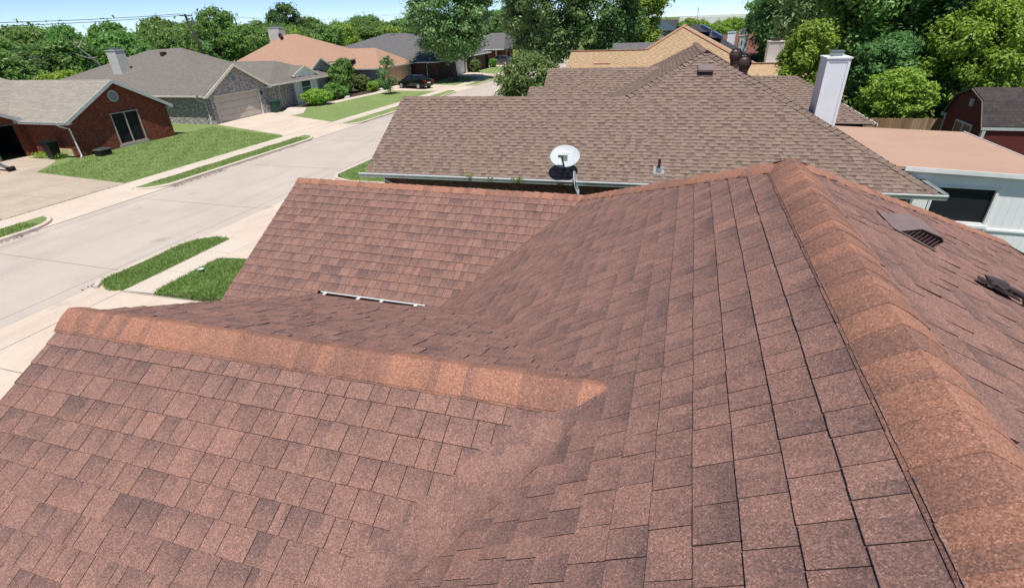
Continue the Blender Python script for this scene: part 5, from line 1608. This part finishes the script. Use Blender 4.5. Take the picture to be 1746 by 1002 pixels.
chimney("chimney", -51.0, -49.4, 59.2, 60.4, 2.4, 7.05, "pale_chimney", "cream boxed chimney standing behind the peach roof peak")

# --- house behind the big street tree
qh = thing("grey_hip_house", (-43, 76, 0), "grey hip roofed house half hidden behind the big street tree", "house")
m = MB(); a0, a1 = Vector((-42.0, 79, 5.7)), Vector((-45.3, 79, 5.78))
facepoly(m, [(-31.6, 66.8, 2.42), a0, a1, (-56, 66.8, 2.42)]); facepoly(m, [(-31.6, 66.8, 2.42), (-31.6, 88, 2.42), a0]); facepoly(m, [a0, a1, (-56, 88, 2.42), (-31.6, 88, 2.42)]); facepoly(m, [a1, (-56, 66.8, 2.42), (-56, 88, 2.42)]); m.build("roof", "slate_shingle", qh)
m = MB(); m.box((-55.5, 67.3, 0), (-33.6, 67.45, 2.4)); wall_open(m, (-32.0, 68, 0), (-32, 86, 0), 0, 2.4, [(5.4, 9.2, .1, 2.15), (12.5, 14.2, .8, 2.0)], .15, (1, 0, 0)); m.box((-33.6, 67.45, 0), (-32.0, 68, 2.4)); m.box((-55.5, 87.4, 0), (-32, 87.55, 2.4)); m.build("wall", "brown_brick", qh)
m = MB(); m.box((-32.15, 73.4, .1), (-32.1, 77.2, 2.15)); m.build("garage_door", "siding_white", qh)
m = MB(); m.box((-32.0, 77.2, 0), (-31.85, 77.6, 2.3)); m.box((-31.65, 66.8, 2.3), (-31.55, 88, 2.42)); m.box((-56, 66.7, 2.3), (-31.6, 66.8, 2.42)); m.tube([(-33.0, 66.8, 2.3), (-33.4, 67.2, 1.9), (-33.4, 67.2, .2)], .05, 8); pieces(m, "fascia_board", "white_trim", qh)
m = MB(); m.box((-32.12, 80.5, .8), (-32.08, 82.2, 2.0)); m.build("window_pane", "glass_dark", qh)
m = MB(); m.box((-44.3, 77.9, 5.45), (-43.8, 78.3, 5.75)); m.build("roof_vent", "flue_metal", qh)
chimney("chimney", -50.0, -48.3, 80.6, 81.8, 2.4, 4.95, "chimney_white", "small white chimney behind the left edge of the slate grey roof")
# --- far red brick house
fh = thing("far_brick_house", (-36, 101, 0), "small far brick house with a grey roof behind the parked grey car", "house")
m = MB(); facepoly(m, [(-31.8, 95.2, 2.45), (-33.2, 101, 4.95), (-36, 101, 4.95), (-42, 95.2, 2.45)]); facepoly(m, [(-31.8, 107, 2.45), (-33.2, 101, 4.95), (-36, 101, 4.95), (-42, 107, 2.45)]); facepoly(m, [(-31.8, 95.2, 2.45), (-31.8, 107, 2.45), (-33.2, 101, 4.95)]); facepoly(m, [(-30.6, 101.6, 2.5), (-30.6, 104, 3.6), (-34, 104, 3.6), (-34, 101.6, 2.5)]); facepoly(m, [(-30.6, 106.4, 2.5), (-30.6, 104, 3.6), (-34, 104, 3.6), (-34, 106.4, 2.5)]); facepoly(m, [(-42, 95.2, 2.45), (-42, 107, 2.45), (-36, 101, 4.95)]); m.build("roof", "slate_shingle", fh)
m = MB(); m.box((-41.5, 95.7, 0), (-32.2, 95.85, 2.4)); m.box((-32.35, 95.85, 0), (-32.2, 101.8, 2.4)); m.box((-31, 101.9, 0), (-30.85, 106.2, 2.5)); m.prism([(-30.85, 101.9, 2.5), (-30.85, 106.2, 2.5), (-30.85, 104, 3.5)], (.05, 0, 0)); m.build("wall", "red_brick", fh)
m = MB(); m.box((-32.2, 97.5, 0.7), (-32.15, 99.5, 2.1)); m.build("window", "glass_dark", fh)
m = MB(); m.box((-33.5, 95.6, 0.2), (-33.3, 95.7, 2.3)); m.box((-42, 95.1, 2.33), (-31.8, 95.2, 2.46)); pieces(m, "fascia_board", "white_trim", fh)

# ================================================================= trees and shrubs
def crown_mesh(seed, n_clumps, n_leaves, leaf_s, zlo, zhi, shape='round', cr=(0.15, 0.27), droop=0.0, stray=0.22):
    """leaf clumps in a crown of unit radius between heights zlo and zhi"""
    r = random.Random(seed)
    m = MB()
    H2 = (zhi - zlo) / 2; zc = (zhi + zlo) / 2
    lobes = [(r.uniform(0, 6.28), r.uniform(-0.6, 0.9), r.uniform(0.75, 1.08)) for _ in range(7)]
    cl = []
    while len(cl) < n_clumps:
        a = r.uniform(0, 6.283); t = r.uniform(-1, 1)
        rad = r.uniform(0.30, 1.0) ** 0.55
        lim = 0.82
        for (la, lt, ls) in lobes:
            dd = math.cos(a - la) * 0.7 + (1 - abs(t - lt)) * 0.3
            if dd > 0.6: lim = max(lim, 0.82 * ls + 0.08)
        prof = math.sqrt(max(0.0, 1 - t * t))
        if shape == 'broad': prof = math.sqrt(max(0.0, 1 - abs(t) ** 2.6)) * (0.86 + 0.14 * t)
        if shape == 'cone': prof = (1 - t) * 0.5 * 0.95 + 0.12
        if shape == 'tall': prof = math.sqrt(max(0.0, 1 - abs(t) ** 3.2)) * 0.95
        R_ = prof * rad * lim
        c = Vector((math.cos(a) * R_, math.sin(a) * R_, zc + t * H2 * (0.90 if rad > 0.5 else 0.7)))
        if rad < 0.35 and r.random() < 0.6: continue
        cl.append((c, r.uniform(*cr) * (1.0 if rad > 0.5 else 1.2), r.random()))
    per = n_leaves // n_clumps
    zs = H2 * 0.95
    for c, cr_, tone in cl:
        for k in range(per):
            d = Vector((r.gauss(0, 1), r.gauss(0, 1), r.gauss(0, 1))).normalized()
            if d.z < -0.3 and r.random() < 0.5: d.z = -d.z
            rr = cr_ * (0.25 + 1.0 * r.random() ** 0.8)
            if r.random() < stray: rr *= r.uniform(1.2, 2.1)
            p = c + Vector((d.x * rr, d.y * rr, d.z * rr * 0.8 * max(0.5, zs)))
            nrm = (d + Vector((r.gauss(0, .55), r.gauss(0, .55), r.gauss(0, .55) + 0.35))).normalized()
            tx = nrm.cross(Vector((r.gauss(0, 1), r.gauss(0, 1), r.gauss(0, 1)))).normalized()
            ty = nrm.cross(tx)
            s = leaf_s * r.uniform(0.6, 1.35)
            if droop: tx = (tx + Vector((0, 0, -droop))).normalized()
            m.add([p - tx * s, p - ty * s * 0.5 + nrm * s * 0.12, p + tx * s, p + ty * s * 0.5 + nrm * s * 0.12], (tone * 0.8 + 0.2 * r.random(), 0, 0))
    return m, cl

def trunk_mesh(seed, cl, zlo, r0=0.045, lean=0.0, zs=1.0):
    r = random.Random(seed)
    m = MB()
    top = Vector((r.uniform(-.05, .05) + lean, r.uniform(-.05, .05), zlo + 0.25 * zs))
    m.tube([(0, 0, -0.02), (0, 0, 0.03), Vector((top.x * .4, top.y * .4, zlo * 0.6)), top, top + Vector((lean * .3, 0, .35 * zs))], [r0 * 1.5, r0 * 1.1, r0 * 0.9, r0 * 0.65, r0 * .25], 10)
    for c, cr_, t in r.sample(cl, min(16, len(cl))):
        st = Vector((top.x, top.y, zlo * 0.75 + r.uniform(0, .25) * zs)).lerp(top, .3)
        mid = st.lerp(c, 0.5) + Vector((r.uniform(-.04, .04), r.uniform(-.04, .04), -0.03))
        m.tube([st, mid, c], [r0 * .42, r0 * .25, r0 * .08], 6, cap=False)
    return m

def make_tree(name, label, cat, loc, h, rad, seed, mat, shape='round', n_clumps=70, n_leaves=9000, leaf_m=0.22, base=0.25, group=None, cr=(0.15, 0.27), trunk=True, droop=0.0, bark="bark", rz=0.0, tr=0.045, stray=0.22):
    """tree modelled at unit radius, scaled to its real size"""
    hz = h / rad
    m, cl = crown_mesh(seed, n_clumps, n_leaves, leaf_m / rad, hz * base, hz * 0.985, shape, cr, droop, stray)
    o = thing(name, (0, 0, 0), label, cat, group)
    m.build("crown", mat, o, uv=False)
    if trunk:
        trunk_mesh(seed + 1, cl, hz * base, tr, 0.0, hz * (1 - base) * 0.5).build("trunk", bark, o, smooth=True, uv=False)
    o.location = loc; o.scale = (rad, rad, rad); o.rotation_euler = (0, 0, rz)
    return o

# the big tree on the far lawn of the street
make_tree("street_tree", "huge rounded street tree with silvery green leaves on the lawn behind the black car", "tree", (-29.0, 66.4, LZ), 14.2, 6.6, 101, "leaf_silver", 'broad', 230, 52000, 0.19, 0.17, cr=(0.08, 0.19))
make_tree("street_tree", "broad silvery green tree in the middle beyond the flowering bush", "tree", (-15.6, 63, LZ), 14.0, 6.5, 102, "leaf_silver", 'broad', 220, 44000, 0.19, 0.13, cr=(0.08, 0.19))
make_tree("street_tree", "dark green dense tree right of the middle silvery tree", "tree", (-9.2, 65, LZ), 13.2, 4.3, 103, "leaf_dark", 'tall', 110, 22000, 0.17, 0.16, cr=(0.13, 0.24))
make_tree("street_tree", "yellow green feathery tree at the right end of the middle clump", "tree", (-6.6, 74, LZ), 11.8, 3.6, 104, "leaf_bright", 'tall', 80, 14000, 0.2, 0.2)
make_tree("crape_myrtle", "olive flowering bush tree rising behind the brown roof ridge", "tree", (-8.75, 30.5, LZ), 5.1, 2.25, 105, "leaf_olive", 'broad', 90, 20000, 0.09, 0.22, cr=(0.14, 0.24), tr=0.02)
make_tree("sapling", "young slender tree alone on the front lawn", "tree", (-31.1, 53.0, LZ), 3.9, 1.15, 106, "leaf_silver", 'tall', 34, 2600, 0.10, 0.12, cr=(0.12, 0.3), tr=0.035)
# shrubs in the beds
shr = [("clipped_bush", "large clipped bright green bush beside the small grey dormer", (-34.8, 45.0), 1.45, 1.65, "leaf_bright", 7000, .09),
       ("bush", "dark green bush to the right of the dormer window", (-35.6, 49.0), 1.6, 1.15, "leaf_mid", 4500, .10),
       ("bush", "tall dark rounded bush in front of the arched window", (-36.3, 50.9), 3.0, 1.55, "leaf_mid", 7000, .10),
       ("bush", "tallest bush of the entrance bed near the peach roof corner", (-37.0, 53.4), 3.7, 1.4, "leaf_mid", 7000, .10),
       ("bush", "rounded grey green bush by the grey brick side wall", (-36.6, 55.9), 1.75, 1.25, "leaf_olive", 5000, .09),
       ("bush", "small bright yellow green ball bush in the entrance bed", (-34.9, 55.7), 1.1, 0.8, "leaf_bright", 3000, .08),
       ("bush", "small green bush between ball bush and peach garage", (-34.5, 57.2), 1.3, 0.9, "leaf_mid", 3000, .09),
       ("bush", "low green bush under the arched entrance window", (-35.3, 49.8), 1.2, 1.0, "leaf_mid", 3000, .09),
       ("bush", "variegated bush at the right of the white garage door", (-31.0, 78.8), 1.7, 1.0, "leaf_olive", 2500, .12),
       ("bush", "low dark bush by the far brick corner near the grey car", (-31.2, 87.5), 1.3, 0.9, "leaf_mid", 2000, .12),
       ("bush", "dark bush in the shade left of the big tree trunk", (-33.2, 68.6), 2.2, 1.6, "leaf_dark", 4000, .12)]
for i, (nm, lb, (x, y), h, r_, mt, n, ls) in enumerate(shr):
    make_tree(nm, lb, "bush", (x, y, 0.1), h, r_, 200 + i, mt, 'broad', 80, int(n * 1.3), ls, 0.0, cr=(0.16, 0.28), tr=0.03, stray=0.04)
m = MB(); r_ = random.Random(8)
for i in range(900):
    x, y = r_.uniform(-39.6, -37.0), 22.05 + r_.uniform(-.3, .45); a = r_.uniform(0, 6.28); z = .1 + r_.uniform(0, .32)
    d = Vector((math.cos(a), math.sin(a), r_.uniform(-.2, .5))) * .10; e = Vector((-math.sin(a), math.cos(a), 0)) * .04
    m.add([(x, y, z), Vector((x, y, z)) + d * .5 + e, Vector((x, y, z)) + d, Vector((x, y, z)) + d * .5 - e], (r_.random(), 0, 0))
m.build("ground_plants", "leaf_bright", kind="stuff", uv=False, label="low bright plants along the foot of the red side wall", cat="plants")

# right hand side: bright bush, medium tree, the tall wood
make_tree("bush", "bright yellow green bush in front of the dark trees by the barn", "bush", (10.75, 33.1, 0), 4.0, 1.85, 301, "leaf_bright", 'tall', 90, 13000, 0.10, 0.2, cr=(0.12, 0.26))
make_tree("tree", "rounded bright green tree just left of the tall white chimney", "tree", (6.9, 37.2, 0), 6.25, 1.75, 302, "leaf_bright", 'tall', 120, 18000, 0.10, 0.1, cr=(0.10, 0.22))
big = [("tree", "tall dark green tree directly above the bright bush", (10.6, 40.5), 13.5, 4.2, 303, "leaf_mid"),
       ("tree", "tall tree with pale blossom tipped leaves behind the white chimney", (9.2, 47), 13.0, 4.0, 304, "leaf_silver"),
       ("tree", "dark tree rising behind the left half of the barn", (15.2, 37.5), 12.5, 4.2, 305, "leaf_dark"),
       ("tree", "bright green lower tree touching the left side of the barn", (13.9, 34.2), 7.2, 2.6, 306, "leaf_bright"),
       ("tree", "tall dark tree at the right edge behind the barn roof", (20.0, 36), 13.0, 4.6, 307, "leaf_dark"),
       ("tree", "wispy light green tree between the dark trees at upper right", (15.5, 44), 13.5, 3.6, 308, "leaf_mid"),
       ("tree", "dark tree in the top right corner of the wood", (24, 44), 14.5, 5.0, 309, "leaf_dark"),
       ("tree", "small dark tree filling the shade under the tall wood", (11.2, 36.5), 5.5, 2.4, 310, "leaf_dark"),
       ("tree", "dark leafy tree left of the blossom tipped tree", (8.6, 58), 10.6, 3.8, 311, "leaf_dark"),
       ("tree", "dark green shrub tree beside the barn gable foot", (13.6, 34.5), 3.6, 1.5, 312, "leaf_dark")]
for nm, lb, (x, y), h, r_, sd_, mt in big:
    make_tree(nm, lb, "tree", (x, y, 0), h, r_, sd_, mt, 'broad', 170, 34000, 0.155 if r_ > 3 else .11, 0.1, cr=(0.09, 0.2))

# protos for the far woods: copies share their meshes
protos = []
for i, (mt, sh, n, lf) in enumerate((("leaf_mid", 'broad', 9000, .24), ("leaf_dark", 'round', 9000, .24), ("leaf_mid", 'tall', 9000, .22), ("leaf_bright", 'round', 8000, .24), ("leaf_mid", 'broad', 9000, .22))):
    protos.append((mt, sh, n, lf))
made = {}
def far_tree(k, x, y, h, r_, label, group, rz, name="tree"):
    key = k
    if key not in made:
        mt, sh, n, lf = protos[k]
        made[key] = make_tree(name, label, "tree", (x, y, 0), h, r_, 400 + k, mt, sh, 120, n, lf, 0.06, group=group, rz=rz, cr=(0.09, 0.21))
        made[key]["_h"] = h / r_
        hz[key] = h / r_
        del made[key]["_h"]
        return made[key]
    o = copy_tree(made[key], (x, y, 0), label, group, rz)
    o.scale = (r_, r_, h / hz[key])
    return o
hz = {}
r_ = random.Random(77)
GL = "trees in the long creek side wood behind the far houses"
LB = "one of the dense green trees in the continuous wood behind the houses across the street"
y = 26.0
while y < 175:
    for row, (xo, hh) in enumerate(((-74, 7.2), (-83, 8.3), (-94, 8.9))):
        x = xo + r_.uniform(-3, 3) + (0 if y > 45 else (45 - y) * 0.15)
        yy = y + r_.uniform(-2.5, 2.5) + row * 5
        h = hh * r_.uniform(0.85, 1.12) * (0.78 if yy < 46 else 1.0)
        far_tree(r_.choice((0, 1, 2, 0, 4, 4, 3)), x, yy, h, r_.uniform(3.9, 5.2), LB, GL, r_.uniform(0, 6.28))
    y += 6.2
GB = "trees closing the end of the street"
LB2 = "one of the green trees in the band beyond the end of the street"
for i in range(9):
    far_tree(r_.choice((0, 1, 2, 4)), -74 + i * 4.6 + r_.uniform(-1.5, 1.5), 150 + r_.uniform(-8, 10), r_.uniform(8.6, 10.2), r_.uniform(4.6, 5.8), LB2, GB, r_.uniform(0, 6.28))
GR = "trees of the distant belt at upper right"
LB3 = "one of the dark green trees in the distant belt behind the chimneys"
for i in range(9):
    far_tree(r_.choice((1, 1, 2, 4)), 10.2 + i * 3.2, 92 + r_.uniform(-5, 5) - i * 2.2, 10.2 + r_.uniform(-.9, .9) + (0.8 if i in (0,) else 0), r_.uniform(3.4, 4.2), LB3, GR, r_.uniform(0, 6.28))
GH = "small pale green trees on the horizon"
LB4 = "one of the small pale green trees on the horizon before the white warehouse"
for i in range(13):
    far_tree(r_.choice((3, 3, 0)), -6 + i * 2.9 + r_.uniform(-1, 1), 150 + r_.uniform(-10, 20), 5.6 + r_.uniform(-.7, .5), r_.uniform(2.6, 3.6), LB4, GH, r_.uniform(0, 6.28))
far_tree(0, -7.4, 112, 4.9, 2.4, "round green tree in front of the blue grey house", None, 1.0)
# trees that stand out of the wood
far_tree(1, -86, 106, 11.9, 4.6, "dark tree standing highest above the wood behind the peach roof", None, .4)
far_tree(4, -78, 78.5, 10.6, 4.4, "tall dark tree right of the utility pole", None, 2.4)
far_tree(2, -72, 49.0, 8.3, 2.5, "thin tree poking above the wood at the left", None, 1.4)
far_tree(0, -66, 29, 5.2, 4.0, "low bushy tree at the left edge behind the red house", None, 1.1)
far_tree(3, -64, 42, 3.8, 3.6, "low bright shrub tree between the pale chimney and the left wood", None, 2.1)
far_tree(3, -66, 51, 4.2, 3.4, "low bright shrub tree directly left of the pale chimney", None, 0.1)

# bare dead trees in front of the wood
def dead(loc, lean, h, seed, label):
    o = thing("dead_tree", loc, label, "tree"); r = random.Random(seed); c = Vector(loc)
    m = MB(); top = c + Vector((lean[0], lean[1], h)); ctrl = c + Vector((lean[0] * .35, lean[1] * .35, h * .55))
    m.tube([c, ctrl, top], [.17, .12, .04], 7)
    for k in range(7):
        f = r.uniform(.3, .95); st = c.lerp(ctrl, f * 2) if f < .5 else ctrl.lerp(top, f * 2 - 1)
        d = Vector((r.uniform(-1, 1), r.uniform(-1.4, 1.4), r.uniform(.1, 1.1))) * r.uniform(.8, 2.0)
        m.tube([st, st + d * .5 + Vector((0, 0, -.05)), st + d], [.06, .04, .015], 5)
    m.build("trunk", "dead_wood", o)
dead((-67.5, 50.0, 0), (0, -4.5), 7.3, 1, "pale dead trunk leaning left in the wood at the far left")
dead((-69, 78.0, 0), (0, -3.0), 6.2, 2, "pale bare tree leaning in the wood right of the utility pole")
dead((-70, 84.0, 0), (0, -2.2), 6.0, 3, "pale bare tree nearest the peach roof left slope")

# ================================================================= utility pole and wires
po = thing("utility_pole", (-69.5, 66.6, 0), "dark leaning wooden utility pole with a crossarm above the wood", "utility pole")
m = MB(); m.tube([(-69.5, 66.9, 0), (-69.5, 64.7, 9.25)], [.22, .16], 10); m.build("pole", "pole_wood", po, smooth=True)
m = MB(); m.bar((-69.4, 63.7, 9.05), (-69.4, 65.8, 9.02), .12, .12); m.build("crossarm", "pole_wood", po)
for yy in (63.75, 64.2, 65.3, 65.75):
    m = MB(); m.tube([(-69.4, yy, 9.08), (-69.4, yy, 9.28)], .05, 8); m.build("insulator", "grey_metal", po)
m = MB(); m.tube([(-69.2, 65.4, 8.0), (-69.2, 65.5, 8.8)], .14, 10); m.build("transformer", "grey_metal", po)
def wire(p, q, sag, label, r0=.022):
    p, q = Vector(p), Vector(q)
    m = MB(); m.tube([p.lerp(q, i / 24) - UP * sag * 4 * (i / 24) * (1 - i / 24) for i in range(25)], r0, 5)
    return m.build("overhead_wire", "wire_black", None, origin=p, uv=False, label=label, cat="wire")
wire((-69.4, 63.8, 9.27), (-66, 18, 8.6), .5, "upper overhead wire left of the utility pole", .03)
wire((-69.4, 64.3, 9.12), (-66, 17, 8.2), .55, "lower overhead wire left of the utility pole", .03)
wire((-69.4, 65.7, 9.27), (-70, 132, 9.6), 1.1, "upper overhead wire running right from the utility pole")
wire((-69.3, 65.2, 7.0), (-69.5, 132, 7.6), 1.1, "low overhead wire crossing the wood behind the peach roof")
wire((-69.3, 64.6, 6.2), (-66, 20, 5.2), .6, "low overhead wire crossing the wood behind the pale chimney")

# ================================================================= cars
def sedan(label, loc, rz, paint):
    o = thing("parked_car", (0, 0, 0), label, "car")
    L = 2.35
    st = [(-2.35, .74, .42, .78), (-2.28, .82, .30, .96), (-1.9, .88, .22, 1.03), (-1.3, .91, .20, 1.0), (-.4, .92, .19, .95), (.5, .92, .19, .93), (1.1, .91, .20, .92), (1.7, .89, .22, .82), (2.15, .82, .26, .70), (2.33, .66, .36, .58)]
    m = MB(); rings = []
    for x, w, zb, zt in st:
        rings.append([Vector((x, s * a * w, z)) for s, a, z in ((-1, .80, zb), (-1, .98, zb + .12), (-1, 1.0, (zb + zt) / 2 + .05), (-1, .97, zt - .06), (-1, .86, zt), (-1, .4, zt + .02), (1, .4, zt + .02), (1, .86, zt), (1, .97, zt - .06), (1, 1.0, (zb + zt) / 2 + .05), (1, .98, zb + .12), (1, .80, zb))])
    n = len(rings[0])
    for i in range(len(rings) - 1):
        for k in range(n):
            m.add([rings[i][k], rings[i + 1][k], rings[i + 1][(k + 1) % n], rings[i][(k + 1) % n]])
    m.add(rings[0]); m.add(rings[-1][::-1])
    # roof skin and pillars
    rf = [(-1.15, .60, 1.34), (-.8, .63, 1.41), (-.2, .64, 1.45), (.25, .62, 1.43), (.5, .59, 1.37)]
    for i in range(len(rf) - 1):
        a, b = rf[i], rf[i + 1]
        for s in (-1, 1):
            m.add([Vector((a[0], 0, a[2] + .03)), Vector((b[0], 0, b[2] + .03)), Vector((b[0], s * b[1], b[2])), Vector((a[0], s * a[1], a[2]))][::s])
    for s in (-1, 1):
        m.bar((.5, s * .6, 1.37), (1.22, s * .80, .92), .05, .05); m.bar((-1.15, s * .6, 1.34), (-1.85, s * .78, 1.0), .07, .07); m.bar((-.28, s * .655, 1.42), (-.32, s * .84, .95), .06, .04)
        for i in range(len(rf) - 1): m.bar((rf[i][0], s * rf[i][1], rf[i][2]), (rf[i + 1][0], s * rf[i + 1][1], rf[i + 1][2]), .05, .04)
        m.box((.95, s * .92, .93), (1.12, s * 1.06, 1.04))
    body = m.build("body", paint, o, smooth=False)
    m = MB(); bs = [(-1.85, .74, 1.0), (-1.1, .83, .95), (.5, .83, .92), (1.22, .76, .91)]; tp = [(-1.13, .585, 1.335), (-.8, .62, 1.40), (.2, .61, 1.42), (.48, .575, 1.365)]
    for s in (-1, 1):
        for i in range(3):
            q = [Vector((bs[i][0], s * bs[i][1], bs[i][2])), Vector((bs[i + 1][0], s * bs[i + 1][1], bs[i + 1][2])), Vector((tp[i + 1][0], s * tp[i + 1][1], tp[i + 1][2])), Vector((tp[i][0], s * tp[i][1], tp[i][2]))]
            m.add(q[::s])
    m.add([Vector((bs[3][0], -bs[3][1], bs[3][2])), Vector((bs[3][0], bs[3][1], bs[3][2])), Vector((tp[3][0], tp[3][1], tp[3][2])), Vector((tp[3][0], -tp[3][1], tp[3][2]))])
    m.add([Vector((bs[0][0], bs[0][1], bs[0][2])), Vector((bs[0][0], -bs[0][1], bs[0][2])), Vector((tp[0][0], -tp[0][1], tp[0][2])), Vector((tp[0][0], tp[0][1], tp[0][2]))])
    m.build("window", "glass_dark", o)
    for x in (-1.42, 1.42):
        for s in (-1, 1):
            m = MB(); m.tube([(x, s * .72, .33), (x, s * .925, .33)], .33, 22); w = m.build("wheel", "tyre", o, smooth=False)
            m = MB(); m.tube([(x, s * .90, .33), (x, s * .932, .33)], [.235, .225], 18)
            for k in range(5):
                a = k * 1.2566; m.bar((x, s * .938, .33), (x + math.cos(a) * .21, s * .938, .33 + math.sin(a) * .21), .05, .012, up=(0, 1, 0))
            m.build("rim", "wheel_silver", w)
    for s in (-1, 1):
        m = MB(); m.box((-2.36, s * .42, .80), (-2.2, s * .80, .93)); m.build("tail_light", "tail_red", o)
        m = MB(); m.box((2.16, s * .45, .60), (2.30, s * .74, .69)); m.build("headlight", "plate_white", o)
    m = MB(); m.box((-2.375, -.26, .62), (-2.34, .26, .75)); m.build("number_plate", "plate_white", o)
    o.location = loc; o.rotation_euler = (0, 0, rz)
    return o
sedan("black sedan parked on the driveway by the peach garage", (-31.0, 58.75, .118), math.pi - 0.32, "car_black")
sedan("grey sedan parked at the far brick house", (-31.6, 92.6, .118), math.pi - 0.15, "car_grey")
# stones by the walk, paper on the grass
for i, (x, y, s) in enumerate(((-34.75, 50.0, .35), (-34.5, 57.6, .45), (-34.4, 56.6, .3))):
    m = MB(); r_ = random.Random(50 + i)
    N = 10
    ring = lambda z, f: [Vector((x + math.cos(6.283 * k / N) * s * f * r_.uniform(.8, 1.15), y + math.sin(6.283 * k / N) * s * f * r_.uniform(.8, 1.15), z)) for k in range(N)]
    A_, B_, C_ = ring(.1, 1), ring(.1 + s * .5, .95), ring(.1 + s * .8, .5)
    for a, b in ((A_, B_), (B_, C_)):
        for k in range(N): m.add([a[k], a[(k + 1) % N], b[(k + 1) % N], b[k]])
    m.add(C_)
    m.build("garden_stone", "stone_pale", None, origin=(x, y, .1), label=("pale stone at the bend of the front walk", "largest white stone beside the ball bushes", "smaller white stone next to the largest one")[i], cat="stone", uv=False)
m = MB(); m.prism([(-13.95, 10.62, .27), (-13.8, 10.65, .28), (-13.8, 10.76, .29), (-13.96, 10.73, .27)], (0, 0, .006)); m.build("paper_scrap", "dish_letter", None, origin=(-13.9, 10.7, .27), label="small white paper scrap lying on the lush grass", cat="paper")
print("objects", len(bpy.data.objects), "faces", sum(len(o.data.polygons) for o in bpy.data.objects if o.type == 'MESH'))
